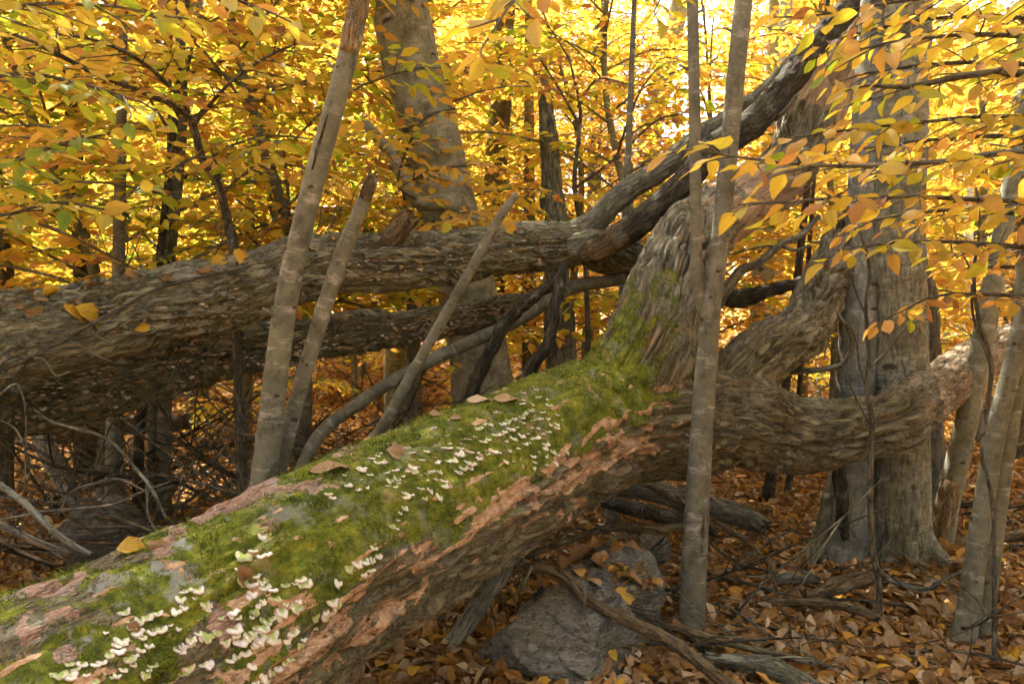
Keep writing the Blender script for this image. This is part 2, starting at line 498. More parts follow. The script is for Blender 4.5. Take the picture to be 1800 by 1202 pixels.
# ------------------------------------------------------------------ ground
def make_ground():
    xs = np.concatenate([np.linspace(-70, -9, 40), np.linspace(-8.8, 8.8, 150), np.linspace(9, 70, 40)])
    ys = np.concatenate([np.linspace(-12, 1.5, 20), np.linspace(1.6, 14, 130), np.linspace(14.5, 110, 60)])
    X, Y = np.meshgrid(xs, ys)
    Z = ground_z(X.ravel(), Y.ravel())
    V = np.stack([X.ravel(), Y.ravel(), Z], 1)
    nx, ny = len(xs), len(ys)
    i = np.arange(ny - 1)[:, None] * nx + np.arange(nx - 1)[None]
    Q = np.stack([i, i + 1, i + 1 + nx, i + nx], -1).reshape(-1, 4)
    s = NT('forest_floor_soil')
    ob = s.obj()
    c1 = s.voro(ob, 13, out='Color')
    sp = s.n('ShaderNodeSeparateColor'); s.l(c1, sp.inputs[0])
    col = s.ramp(sp.outputs[0], [(0, (.20, .085, .03)), (.35, (.36, .16, .045)), (.7, (.46, .25, .07)), (1, (.58, .36, .10))])
    col = s.mix(s.math('MULTIPLY', s.step(s.noise(ob, 30, 4), .5, .7), .5), col, (.10, .06, .03))
    d = s.voro(ob, 13)
    s.bsdf(col, .85, s.bump(s.math('ADD', d, s.noise(ob, 22, 4)), .9, .05), .2)
    o = part('forest_floor', (V, Q, {}), s.m)
    tag(o, kind='structure'); return o
floor = make_ground()

# ------------------------------------------------------------------ the mossy fallen tree with its forked limbs
def log_material():
    s = NT('mossy_log_bark'); bk = s.attr('bk', 'Vector'); ob = s.obj()
    fine = s.math('SUBTRACT', s.noise(ob, 55, 4, .7), .5)
    mid = s.math('SUBTRACT', s.noise(ob, 20, 4, .65), .5)
    jit = s.math('ADD', s.math('MULTIPLY', fine, .8), s.math('MULTIPLY', mid, .55))
    def mask(a, lo=.44, hi=.56, k=1.0):
        return s.step(s.math('ADD', s.attr(a), s.math('MULTIPLY', jit, k)), lo, hi)
    a = s.noise(s.scale(bk, (1, 1, .3)), 26, 6, .72)
    col = s.ramp(a, [(.28, (.088, .076, .036)), (.5, (.185, .164, .086)), (.72, (.31, .288, .185))])
    g = s.noise(ob, 6, 4, .65)
    col = s.mix(s.math('MULTIPLY', s.step(g, .50, .66), .55), col, (.27, .255, .195))
    og = s.noise(s.scale(bk, (1, 1, .4)), 11, 4, .6)
    col = s.mix(s.math('MULTIPLY', s.step(og, .60, .68), .45), col, (.34, .185, .07))
    # grey upper limb
    col = s.mix(s.math('MULTIPLY', s.attr('grey'), .75), col, s.ramp(s.noise(s.scale(bk, (1, 1, .35)), 30, 5, .7), [(.3, (.145, .136, .088)), (.7, (.39, .380, .285))]))
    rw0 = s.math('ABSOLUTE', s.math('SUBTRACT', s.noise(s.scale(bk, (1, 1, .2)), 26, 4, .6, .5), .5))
    col = s.mix(s.math('MULTIPLY', s.step(rw0, .034, .0), .7), col, (.04, .028, .016))  # seams coloured dark to paint in furrow shade, along with brown inner bark
    bare = mask('bare', .40, .60, .9)
    bc = s.ramp(s.noise(s.scale(bk, (1, 1, .3)), 14, 5, .7), [(.32, (.20, .135, .075)), (.5, (.40, .295, .185)), (.68, (.56, .455, .32))])
    col = s.mix(bare, col, bc)
    # pink and grey crusts at the butt end
    pk = s.step(s.math('ADD', s.attr('pink'), s.math('ADD', s.math('MULTIPLY', s.math('SUBTRACT', s.noise(ob, 16, 5, .75), .5), 3.2), s.math('MULTIPLY', fine, 1.2))), .50, .66)
    pc = s.ramp(s.noise(ob, 12, 5, .7), [(.3, (.20, .125, .085)), (.48, (.40, .26, .175)), (.6, (.47, .34, .25)), (.72, (.38, .375, .33))])
    col = s.mix(pk, col, pc)
    gl = s.step(s.noise(ob, 9.0, 5, .7), .53, .62)
    moss = mask('moss', .46, .66, 2.3)
    mc = s.ramp(s.math('ADD', s.math('MULTIPLY', s.noise(ob, 7, 6, .75), .55), s.math('MULTIPLY', s.noise(ob, 30, 4, .7), .45)), [(.34, (.024, .036, .005)), (.45, (.078, .105, .009)), (.54, (.160, .182, .014)), (.66, (.32, .305, .036))])
    mc = s.mix(s.math('MULTIPLY', gl, s.math('MULTIPLY', s.attr('thin'), .9)), mc, (.26, .265, .24))
    tn = s.step(s.noise(ob, 6.5, 5, .72), .56, .66)
    mc = s.mix(s.math('MULTIPLY', tn, .7), mc, (.32, .245, .10))
    col = s.mix(moss, col, mc)
    sj = s.math('SUBTRACT', s.noise(s.scale(bk, (1, 1, .4)), 48, 4, .7), .5)
    tiny = s.math('SUBTRACT', s.noise(ob, 120, 3, .7), .5)
    cv = s.math('ADD', s.attr('crust'), s.math('ADD', s.math('MULTIPLY', sj, 1.7), s.math('ADD', s.math('MULTIPLY', jit, .6), s.math('MULTIPLY', tiny, .7))))
    col = s.mix(s.math('MULTIPLY', pk, .85), col, pc)
    stp = s.noise(s.scale(bk, (1, 1, .10)), 46, 4, .65, .3)
    cv = s.math('SUBTRACT', cv, s.math('MULTIPLY', s.step(stp, .56, .46), .32))
    cr = s.step(cv, .44, .54)
    edge = s.math('SUBTRACT', 1.0, s.step(cv, .54, .74))
    cc = s.ramp(s.noise(s.scale(bk, (1, 1, .5)), 42, 5, .75), [(.32, (.26, .15, .075)), (.46, (.44, .285, .155)), (.58, (.57, .41, .25)), (.7, (.68, .56, .39))])
    cc = s.mix(s.math('MULTIPLY', edge, .45), cc, (.56, .28, .11))
    col = s.mix(cr, col, cc)
    h = s.math('ADD', s.noise(s.scale(bk, (1, 1, .3)), 60, 5, .75), s.math('MULTIPLY', s.noise(ob, 130, 3, .7), .7))
    h = s.math('ADD', h, s.math('MULTIPLY', cr, .9))
    rw = s.math('ABSOLUTE', s.math('SUBTRACT', s.noise(s.scale(bk, (1, 1, .2)), 26, 4, .6, .5), .5))
    n = s.bump(s.math('MULTIPLY', s.step(rw, 0.0, .10), s.math('SUBTRACT', 1.0, moss)), .9, .020)
    n = s.bump(h, .9, .012, n)
    s.bsdf(col, .88, n, .22)
    return s.m

def fallen_tree():
    trunk = [np.array([-2.75, -0.5, .30]), np.array([-2.2, .30, .36]), np.array([-1.60, 1.22, .42]), P(144, 1239, 2.0), P(585, 988, 2.70), P(844, 846, 3.40), P(1030, 752, 4.02), P(1150, 728, 4.25)]
    trad = [.37, .36, .35, .342, .340, .336, .345, .335]
    bl = [(1090, 735, 4.15, 215), (1200, 738, 4.3, 205), (1300, 738, 4.3, 175), (1410, 764, 4.3, 128), (1500, 755, 4.3, 108), (1570, 738, 4.35, 100), (1640, 690, 4.7, 86), (1715, 635, 5.1, 76), (1790, 595, 5.4, 66), (1900, 550, 5.8, 54), (2000, 520, 6.1, 40)]
    al = [(1080, 725, 4.12, 200), (1130, 640, 4.18, 176), (1156, 570, 4.3, 158), (1178, 505, 4.45, 144), (1206, 440, 4.6, 132), (1256, 386, 4.8, 116), (1330, 338, 5.1, 106), (1395, 285, 5.4, 96), (1425, 210, 5.6, 100), (1475, 110, 5.8, 98), (1540, 0, 6.0, 92), (1610, -140, 6.2, 84), (1660, -300, 6.5, 70)]
    cl = [(1250, 735, 4.3, 140), (1300, 668, 4.4, 128), (1345, 622, 4.5, 106), (1395, 592, 4.65, 92), (1430, 545, 4.8, 84), (1458, 480, 4.9, 78), (1488, 420, 5.0, 72), (1505, 385, 5.05, 60)]
    limbs = [(np.array(trunk), np.array(trad)), px(bl), px(al), px(cl)]
    geos = [tube(p, r, 40, .06, None, .05, jag=.25 if k in (0, 3) else 0) for k, (p, r) in enumerate(limbs)]
    V, Q, A = merge(geos)
    tmp = bpy.data.objects.new('tmp', mesh('tmp', V, Q)); COL.objects.link(tmp)
    md = tmp.modifiers.new('r', 'REMESH'); md.mode = 'VOXEL'; md.voxel_size = .0085
    sm = tmp.modifiers.new('s', 'SMOOTH'); sm.iterations = 5; sm.factor = .5
    dg = bpy.context.evaluated_depsgraph_get()
    ev = tmp.evaluated_get(dg).to_mesh()
    n = len(ev.vertices); V = np.zeros(n * 3, np.float32); ev.vertices.foreach_get('co', V); V = V.reshape(-1, 3).astype(float)
    NN = np.zeros(n * 3, np.float32); ev.vertices.foreach_get('normal', NN); NN = NN.reshape(-1, 3).astype(float)
    Q = np.zeros(len(ev.loops), np.int32); ev.loops.foreach_get('vertex_index', Q); Q = Q.reshape(-1, 4)
    tmp.evaluated_get(dg).to_mesh_clear(); bpy.data.objects.remove(tmp)
    info = []
    for k, (p, r) in enumerate(limbs):
        c, rr = resample(p, r, .05); T, N_, B_ = frames(c)
        s = np.concatenate([[0], np.cumsum(np.linalg.norm(np.diff(c, axis=0), axis=1))])
        idx = np.zeros(n, int)
        for a in range(0, n, 20000):
            d = ((V[a:a + 20000, None, :].astype(np.float32) - c[None].astype(np.float32)) ** 2).sum(-1)
            idx[a:a + 20000] = d.argmin(1)
        rel = V - c[idx]; al_ = (rel * T[idx]).sum(1); rad = rel - T[idx] * al_[:, None]
        th = np.arctan2((rad * B_[idx]).sum(1), (rad * N_[idx]).sum(1))
        dist = np.linalg.norm(rad, axis=1) + np.abs(al_) * .5 - rr[idx]
        info.append(dict(d=dist, s=s[idx] + al_, bk=np.stack([rr[idx] * np.cos(th), rr[idx] * np.sin(th), s[idx] + al_], 1) + k * 7.7, r=rr[idx]))
    D = np.stack([i['d'] for i in info]); Wt = np.exp(-np.clip(D - D.min(0), 0, 1) / .022); Wt /= Wt.sum(0)
    best = D.argmin(0)
    bkf = np.choose(best[:, None], [i['bk'] for i in info])
    def bh(k, wave, stretch, off=0.0):
        out = np.zeros(n); m_ = Wt[k] > .01
        out[m_] = bark_h(info[k]['bk'][m_] + off, wave, stretch); return out
    h = sum(Wt[k] * bh(k, (.066, .062, .058, .055)[k], (6.5, 3.2, 5, 2.4)[k]) for k in range(4))
    X, nz = V[:, 0], NN[:, 2]
    low = fbm(V * 3.1, 3); med = fbm(V * 7.0 + 40, 3)
    wtr = Wt[0] + Wt[2] * sstep(.95, .25, info[2]['s'] + .5 * fbm(V * np.array([9, 9, 5]) + 8, 3)) + Wt[1] * sstep(.30, .05, info[1]['s'])
    wtr = np.clip(wtr, 0, 1)
    moss = sstep(-.06, .34, nz + .30 * low + .16 * med) * wtr * sstep(1.05, .55, X + .25 * low)
    left = sstep(-.50, -1.0, X + .30 * low)
    moss *= 1 - .62 * left * sstep(-.15, .30, fbm(V * 6 + 9, 3))
    topm = sstep(.80, .97, nz)
    pink = np.clip(sstep(.02, .30, fbm(V * np.array([5, 5, 5]) + 77, 3)) * (left * 1.0 + .55 * topm * sstep(-.15, -.45, X)), 0, 1) * sstep(.1, .3, nz) * Wt[0]
    moss *= 1 - pink * .55
    bk0 = info[0]['bk']
    cw = fbm(bk0 / np.array([.055, .055, .30]) + 3 + .5 * np.stack([med, low, med], 1), 3)
    band = np.exp(-((nz - .06 - .14 * low) / .36) ** 2) * sstep(-.95, -.55, X + .2 * low) * sstep(.98, .7, X + .15 * low)
    crust = sstep(.30, .78, band * .68 + cw * .80) * wtr * sstep(.07, .03, info[0]['d'])
    spots = sstep(.42, .75, fbm(V * np.array([16, 16, 16]) + 120, 3)) * sstep(.0, .3, nz) * sstep(1.0, .7, X) * wtr * .62
    crust = np.maximum(crust, spots)
    sA = info[2]['s']; sB = info[1]['s']
    an = fbm(V * 6 + 55, 3)
    bare = Wt[2] * np.clip(sstep(1.34, 1.50, sA + .25 * an) * sstep(2.30, 2.12, sA + .12 * an) + sstep(2.85, 3.0, sA + .3 * an), 0, 1)
    bare = np.maximum(bare, .52 * Wt[1] * sstep(1.55, 1.95, sB + .4 * an))
    grey = np.clip(Wt[2] * sstep(.3, .8, sA) + Wt[3] * sstep(.35, .7, info[3]['s']) + .4 * Wt[1] * sstep(.6, 1.1, sB), 0, 1)
    amp = .050 * (1 - .72 * moss) * (1 - .8 * bare) * (.85 + .0 * Wt[0] + .15 * Wt[2])
    amp = amp * (1 + .5 * sstep(.1, -.3, nz) * Wt[0]) * (.55 + 1.0 * sstep(-.35, .45, fbm(V * 4.3 + 21, 2)))
    h = .85 * h + sum((.42, .4, .16, .3)[k] * Wt[k] * bh(k, .12, 7.0, 3.3) for k in range(4))
    ledge = fbm(bk0 / np.array([.12, .12, .7]) + 60, 2)
    hu = bh(0, .050, 13)
    under = Wt[0] * sstep(.30, -.05, nz + .1 * low)
    disp = (h - .22) * amp * (1 - .5 * under) + .034 * hu * under * (1 - .3 * moss) + .014 * low + .020 * ledge * Wt[0] * sstep(.3, -.1, nz) + .003 * sstep(.35, .6, crust) + moss * .006 * med
    V2 = V + NN * disp[:, None]
    root = thing('fallen_tree', 'huge mossy fallen tree trunk forking into bare grey limbs, studded with pale bracket fungi', 'fallen tree', (-2.2, .3, gz(-2.2, .3)))
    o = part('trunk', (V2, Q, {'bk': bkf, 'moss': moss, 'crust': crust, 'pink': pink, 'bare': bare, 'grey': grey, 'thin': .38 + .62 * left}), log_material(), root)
    # moss tufts
    cand = np.where((moss > .55) & (crust < .3) & (X > -2.0))[0]
    cand = cand[fbm(V2[cand] * 14 + 5, 2) > -.18]
    cand = cand[RNG.integers(0, len(cand), 62000)]
    vis = (NN[cand] * nrm(CAM - V2[cand])).sum(1) > -.25
    cand = cand[vis]; m = len(cand)
    bp = V2[cand] + RNG.normal(0, .004, (m, 3)) - NN[cand] * .003
    bd = nrm(NN[cand] * .9 + RNG.normal(0, .55, (m, 3)) + np.array([0, -.1, -.15]))
    bs = nrm(np.cross(bd, RNG.normal(0, 1, (m, 3))))
    ln = (RNG.uniform(.006, .016, m) * (1 + .8 * sstep(0, .5, fbm(bp * 8, 2))))[:, None]
    TV = np.stack([bp - bs * .0016, bp + bs * .0016, bp + bd * ln], 1).reshape(-1, 3)
    lc = np.clip(.5 + .45 * fbm(bp * 9, 3) + RNG.normal(0, .16, m), 0, 1)
    s = NT('moss_shoots'); s.bsdf(s.ramp(s.attr('lc'), [(0, (.036, .056, .006)), (.45, (.120, .155, .011)), (.75, (.22, .245, .018)), (1, (.40, .375, .055))]), .8)
    part('moss', (TV, np.arange(m * 3).reshape(-1, 3), {'lc': np.repeat(lc, 3)}), s.m, root, 'stuff', smooth=False)
    bvh = BVHTree.FromPolygons([tuple(v) for v in V2], [tuple(q) for q in Q.tolist()])
    return root, bvh
OAK, OAKB = fallen_tree()

def hit(bvh, x, y, tries=1):
    d = nrm(P(x, y, 3.0) - CAM)
    loc, n, i, dist = bvh.ray_cast(Vector(CAM), Vector(d))
    if loc is None: return None
    n = np.array(n)
    if n.dot(d) > 0: n = -n
    return np.array(loc), n

# pale bracket fungi in rows along the log
def bracket_mesh(k):
    rg = random.Random(k)
    nphi = 9; V, A, Q = [], [], []
    prof = [(0.0, .16, 0), (.45, .30, .35), (.80, .26, .75), (1.0, .06, 1.0), (.86, -.14, .95), (0.0, -.30, .5)]
    w = [1 + rg.uniform(-.22, .22) for _ in range(nphi + 1)]
    zz = [rg.uniform(-.09, .09) for _ in range(nphi + 1)]
    for j in range(nphi + 1):
        ph = math.pi * (j / nphi) * 1.1 - .05 * math.pi
        for (r, z, g) in prof:
            rr = r * w[j]
            V.append((math.cos(ph) * rr, math.sin(ph) * rr * .95 - .2, z + zz[j] * r + .12 * r * r)); A.append(g if z > -.05 else 2.0)
    m = len(prof)
    for j in range(nphi):
        for i in range(m - 1):
            a = j * m + i; Q.append((a, a + 1, a + m + 1, a + m))
    return mesh('bracket_fungus', np.array(V), np.array(Q), {'g': np.array(A)})
def fungus_mat():
    s = NT('bracket_fungus_flesh'); g = s.attr('g'); ob = s.obj()
    oi = s.n('ShaderNodeObjectInfo')
    rnd = oi.outputs['Random']
    n = s.noise(ob, 2.2, 3)
    gr = s.math('ADD', s.math('MULTIPLY', s.math('SUBTRACT', .80, g), .9), s.math('ADD', s.math('MULTIPLY', s.math('SUBTRACT', rnd, .5), .75), s.math('MULTIPLY', s.math('SUBTRACT', n, .5), .9)))
    base = s.mix(s.step(s.noise(ob, 5, 3), .4, .65), (.74, .715, .63), (.58, .53, .43))
    col = s.mix(s.step(gr, .10, .55), base, (.33, .42, .12))
    col = s.mix(s.step(g, 1.2, 1.8), col, (.66, .58, .46))
    s.bsdf(col, .7, s.bump(s.noise(ob, 7, 3), .3, .05), .3); return s.m
BR = [bracket_mesh(k) for k in range(6)]
FM = fungus_mat()
for b in BR: b.materials.append(FM)
def z2(o, pts):
    ox, oy, sc = o
    return [(ox + a / sc, oy + b / sc) for a, b in pts]
ZA, ZB, ZC = (100, 850, 3.414), (350, 850, 3.414), (600, 640, 3.878)
rows = [(z2(ZA, q), sz) for q, sz in [
    ([(700, 605), (760, 560), (800, 530), (855, 500)], 19), ([(940, 575), (970, 585)], 20), ([(920, 480)], 17), ([(600, 770), (625, 745), (660, 715), (695, 680)], 20),
    ([(740, 690), (765, 655), (790, 640)], 17), ([(850, 640), (820, 695)], 17), ([(725, 770), (760, 740)], 15), ([(910, 720), (895, 752)], 15), ([(415, 770)], 15),
    ([(440, 832), (490, 820), (540, 800)], 17), ([(450, 870), (490, 900), (500, 920)], 14), ([(655, 860), (695, 845), (740, 865)], 17), ([(850, 905), (900, 905), (955, 895)], 19),
    ([(730, 985), (780, 970), (815, 945)], 16), ([(300, 890)], 16), ([(400, 945), (375, 965), (372, 1000), (328, 1030)], 18), ([(430, 1045), (460, 1030), (500, 1005), (550, 975)], 17), ([(455, 1090)], 13),
    ([(20, 1145), (70, 1135), (120, 1115)], 19), ([(160, 1085)], 18), ([(180, 1150)], 18), ([(240, 1085), (280, 1075)], 18), ([(400, 1110)], 17), ([(335, 1165), (365, 1150)], 15), ([(525, 1145), (555, 1120), (585, 1085)], 15),
    ([(765, 1130), (800, 1110), (880, 1085), (915, 1075)], 18), ([(85, 1088)], 13), ([(220, 1190)], 16), ([(590, 870), (620, 885), (560, 890)], 14)]]
rows += [(z2(ZB, q), sz) for q, sz in [
    ([(275, 440), (325, 405)], 22), ([(360, 430), (415, 420)], 19), ([(262, 512)], 18), ([(265, 590), (310, 612), (300, 680), (315, 655)], 19), ([(350, 558), (400, 575)], 16), ([(250, 715)], 18),
    ([(390, 625), (440, 632), (510, 612), (575, 605), (612, 578), (648, 602)], 20), ([(308, 800), (335, 770), (355, 735), (390, 702), (430, 690), (470, 688)], 19), ([(520, 725), (600, 712)], 17),
    ([(130, 800), (190, 795), (230, 805), (205, 765)], 17), ([(210, 870), (222, 918)], 19), ([(150, 950)], 16), ([(245, 945), (290, 915), (330, 890), (370, 858), (400, 830), (440, 800), (485, 768)], 20),
    ([(445, 912), (370, 930)], 26), ([(320, 985)], 24), ([(190, 1062), (225, 1040), (280, 1018)], 15), ([(320, 1090)], 15), ([(45, 1078)], 17), ([(600, 970), (625, 940)], 17), ([(690, 868)], 20), ([(700, 800), (755, 770), (800, 778)], 17),
    ([(832, 725), (796, 706), (825, 745)], 13), ([(565, 900), (525, 942)], 12), ([(840, 600)], 12), ([(900, 502), (950, 485), (1000, 472), (1035, 455), (1070, 432), (1050, 385)], 14), ([(990, 545), (1018, 520)], 10),
    ([(345, 1190), (390, 1160), (440, 1135), (480, 1100), (525, 1065), (550, 1048)], 16), ([(365, 312), (420, 302)], 15), ([(30, 715), (45, 750)], 14), ([(770, 70), (790, 85)], 10)]]
rows += [(z2(ZC, q), sz) for q, sz in [
    ([(640, 430)], 9), ([(720, 490)], 11), ([(545, 510)], 11), ([(410, 570), (450, 568)], 11), ([(500, 610)], 12), ([(590, 590)], 11), ([(975, 405), (1005, 407)], 11), ([(930, 445)], 12),
    ([(200, 640), (240, 620), (270, 605)], 9), ([(190, 670), (240, 675), (290, 665)], 10), ([(130, 720), (160, 710)], 11), ([(200, 750)], 11), ([(140, 785)], 9), ([(20, 760)], 9), ([(30, 830), (60, 825)], 10), ([(110, 850)], 9), ([(190, 845)], 8),
    ([(320, 735), (360, 720), (400, 705)], 11), ([(340, 785), (385, 785), (430, 765)], 11), ([(320, 830), (365, 830), (390, 815)], 11), ([(440, 735), (480, 715), (500, 730)], 11), ([(540, 660)], 14), ([(650, 670)], 10),
    ([(545, 765), (580, 745), (625, 735), (665, 740)], 12), ([(590, 795), (640, 790), (690, 800), (700, 825)], 12), ([(540, 850), (600, 855)], 12), ([(430, 870), (470, 885), (455, 905)], 11), ([(560, 910), (660, 900)], 11),
    ([(440, 985), (405, 1020), (380, 1060), (350, 1100), (395, 1115)], 11), ([(720, 575), (800, 570), (805, 612), (865, 605)], 14), ([(740, 545), (830, 540)], 9), ([(850, 515), (915, 500)], 13), ([(720, 660), (760, 650)], 14), ([(860, 660), (880, 690)], 13),
    ([(805, 735), (840, 720), (880, 715)], 12), ([(930, 610), (935, 645)], 12), ([(1010, 610), (1045, 597), (1080, 600)], 13), ([(975, 530), (1010, 510), (1040, 490), (1080, 475), (1120, 465), (1160, 450), (1205, 430)], 12),
    ([(1090, 405), (1130, 400)], 11), ([(1150, 380), (1190, 372), (1225, 355), (1260, 335), (1290, 322)], 9), ([(1220, 405), (1250, 410)], 10), ([(1295, 432), (1340, 430)], 10), ([(1295, 385), (1340, 385)], 9), ([(1370, 375), (1410, 372), (1470, 350)], 11), ([(1430, 410), (1470, 415)], 10),
    ([(1385, 470), (1410, 455)], 10), ([(1130, 530), (1180, 505), (1230, 485), (1280, 475)], 11), ([(1290, 510), (1330, 500)], 11), ([(1150, 585), (1200, 572), (1250, 550), (1280, 535)], 10), ([(1110, 670), (1170, 655), (1220, 650)], 10),
    ([(1320, 635), (1350, 605), (1380, 570), (1405, 548)], 10), ([(1310, 660), (1305, 700)], 9), ([(1400, 632), (1435, 603)], 11), ([(1410, 692), (1460, 682)], 12), ([(1490, 612), (1535, 602)], 10),
    ([(1250, 240), (1230, 265), (1310, 272)], 11), ([(1345, 232), (1390, 232)], 9), ([(1250, 195), (1320, 180)], 9), ([(1380, 325), (1425, 290)], 9), ([(1040, 330), (1075, 325)], 9), ([(1510, 375), (1480, 440)], 9)]]
nb = 0
for pts, sz in rows[::-1]:
    for (x, y) in pts:
        sub = 2 if (sz >= 16 and random.random() < .22) else 1
        for q in range(sub):
            if nb >= 300: break
            h = hit(OAKB, x + random.uniform(-3, 3) + q * random.uniform(-9, 9), y + random.uniform(-2, 2) + q * 7)
            if not h: continue
            p, n = h
            dn = np.array([0, -.15, -1.0]); dn = nrm(dn - n * dn.dot(n))
            if abs(n[2]) > .97: dn = nrm(np.array([.4, -.8, -.1]))
            dn = nrm(dn + np.cross(n, dn) * random.uniform(-.45, .45))
            out = nrm(n * .42 + dn * .90); up = nrm(n * .90 - dn * .42)
            side = np.cross(out, up)
            o = bpy.data.objects.new('bracket_fungus', BR[random.randrange(6)])
            dist = np.linalg.norm(p - CAM)
            size = sz * (.58 if sz < 14.5 else .45) * dist / F * random.uniform(.55, 1.45)
            o0 = worldpos(OAK); pp = p - o0 - n * size * .1
            o.matrix_basis = Matrix(((side[0], out[0], up[0], pp[0]), (side[1], out[1], up[1], pp[1]), (side[2], out[2], up[2], pp[2]), (0, 0, 0, 1))) @ Matrix.Diagonal((size * random.uniform(.8, 1.25), size * random.uniform(1.1, 1.6), size * random.uniform(.8, 1.3), 1))
            COL.objects.link(o); o.parent = OAK; nb += 1

# single leaves lying on the mossy log
for x, y, wpx, ang, hue, dry, lab in [
        (550, 822, 62, 0, .70, 4, 'tan elliptical leaf lying flat on the mossy log by the leaning sapling pair'), (678, 797, 46, -18, .72, 1, 'curled orange tan leaf among small white brackets on the mossy log'),
        (822, 702, 44, 8, .95, 4, 'large pale tan leaf on the crest of the mossy log'), (345, 884, 26, 12, .9, 1, 'pale tan leaf fragment on the log crest in front of the grey boulder'),
        (195, 955, 40, 6, .66, 3, 'brown toothed leaf beside a curled yellow leaf on the log'), (214, 966, 52, -6, .05, 0, 'curled golden yellow leaf under a brown leaf on the log'),
        (265, 956, 46, 4, .62, 3, 'brown lobed oak leaf lying flat beside the golden leaf'), (405, 1012, 44, -65, .58, 0, 'rolled brown leaf standing upright among large brackets'),
        (752, 728, 34, 18, .68, 1, 'orange tan leaf at the log crest beside the thin leaning pole'), (792, 733, 20, -15, .75, 4, 'small square tan leaf scrap on dark moss'),
        (870, 700, 44, 10, .80, 4, 'pinkish tan leaf pressed to moss near the topmost brackets'), (690, 745, 40, 14, .50, 0, 'amber brown leaf rolled against the log crest'),
        (222, 1100, 22, -60, .55, 1, 'small brown leaf caught upright in a bracket cluster at the butt end'), (812, 772, 14, 20, .66, 4, 'tiny rust brown leaf scrap between white brackets')]:
    h = hit(OAKB, x + wpx / 2, y + 3)
    if not h: continue
    p, n = h
    dist = np.linalg.norm(p - CAM); ln = 1.15 * wpx * dist / F
    d = np.array([math.cos(R(ang)), .35, math.sin(R(ang))]); d = nrm(d - n * d.dot(n))
    if abs(ang) > 50: n = nrm(n + np.array([.7, -.4, 0]))
    tag(place_leaf(DRY[dry], p - d * ln * .5 + n * .008, d, n, ln, hue, name='fallen_leaf'), lab, 'leaf', 'dead leaves lying on the logs')

# ------------------------------------------------------------------ the two rough logs behind
def brackets_stuff(logpts, lograd, n, srange, up_rng, size, rng):
    c, r = resample(logpts, lograd, .03); T, N_, B_ = frames(c)
    i = (rng.uniform(srange[0], srange[1], n) * (len(c) - 1)).astype(int)
    cl = rng.integers(0, 26, n)
    ii = np.clip(i // 5 * 5 + (cl % 5), 0, len(c) - 1)
    el = rng.uniform(up_rng[0], up_rng[1], n) + .1 * np.sin(ii * .7)
    fr = nrm(np.cross(T[ii], [0, 0, 1.0])); fr = fr * np.where(fr[:, 1] > 0, -1, 1)[:, None]
    nn = nrm(fr * np.cos(el)[:, None] + np.array([0, 0, 1.0]) * np.sin(el)[:, None])
    p = c[ii] + nn * (r[ii] - .014)[:, None] + T[ii] * rng.normal(0, .03, n)[:, None]
    out = nrm(nn * .8 + np.array([0, 0, -.35]) + rng.normal(0, .15, (n, 3))); up = nrm(np.array([0, 0, 1.0]) + nn * .5)
    sd_ = nrm(np.cross(out, up)); up = np.cross(sd_, out)
    bv = np.array([(-.5, -.2, 0), (-.42, .28, .05), (0, .5, .0), (.42, .28, .05), (.5, -.2, 0), (0, -.2, -.22), (0, -.1, .16)])
    bq = np.array([(0, 1, 6), (1, 2, 6), (2, 3, 6), (3, 4, 6), (1, 0, 5), (2, 1, 5), (3, 2, 5), (4, 3, 5)])
    sz = size * rng.uniform(.5, 1.4, n)
    V = p[:, None] + sz[:, None, None] * (sd_[:, None] * bv[None, :, :1] + out[:, None] * bv[None, :, 1:2] + up[:, None] * bv[None, :, 2:])
    Q = (bq[None] + (np.arange(n) * 7)[:, None, None]).reshape(-1, 3)
    return V.reshape(-1, 3), Q, {'lc': np.repeat(rng.uniform(0, 1, n), 7)}
s_ = NT('small_bracket_fungus'); s_.bsdf(s_.ramp(s_.attr('lc'), [(0, (.13, .09, .05)), (.5, (.26, .19, .11)), (.85, (.42, .33, .21)), (1, (.56, .49, .38))]), .8)
MAT['tinyfungus'] = s_.m
rg = np.random.default_rng(11)
UP = px([(-420, 700, 3.05, 215), (-200, 655, 3.35, 205), (0, 598, 3.7, 176), (110, 582, 3.85, 158), (250, 543, 4.05, 140), (390, 519, 4.25, 126), (500, 482, 4.4, 120), (600, 465, 4.55, 110), (700, 458, 4.7, 100), (800, 452, 4.85, 94), (900, 438, 5.0, 92), (1000, 430, 5.1, 82), (1060, 440, 5.15, 80), (1120, 465, 5.2, 72)])
LOW = px([(-500, 800, 3.4, 190), (-200, 745, 3.8, 170), (0, 702, 4.2, 150), (130, 682, 4.4, 138), (260, 652, 4.6, 122), (390, 620, 4.8, 98), (520, 600, 5.0, 80), (620, 584, 5.15, 74), (720, 577, 5.3, 70), (800, 562, 5.4, 62), (880, 545, 5.5, 52), (925, 536, 5.55, 46)])
def rough_log(name, path, label, seg, wave, jag=.3, m='oak'):
    root = thing(name, label, 'fallen log', tuple(path[0][0] - np.array([0, 0, path[1][0]])))
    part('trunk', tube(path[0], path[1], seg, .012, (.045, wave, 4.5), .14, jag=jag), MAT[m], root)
    return root
ul = rough_log('fallen_log', UP, 'upper rough-barked grey brown log leaning across behind the paired saplings, littered with dead leaves', 110, .05)
part('broken_stub', tube(*px([(655, 470, 4.62, 52), (680, 430, 4.58, 44), (700, 405, 4.56, 40), (722, 380, 4.54, 36)]), 20, .015, (.012, .025, 6), .15, jag=.8), MAT['brownwood'], ul)
part('knot', tube(*px([(1005, 440, 5.0, 60), (1045, 432, 4.95, 56), (1068, 425, 4.92, 30)]), 20, .02, (.014, .04, 2), .2), MAT['oak'], ul)
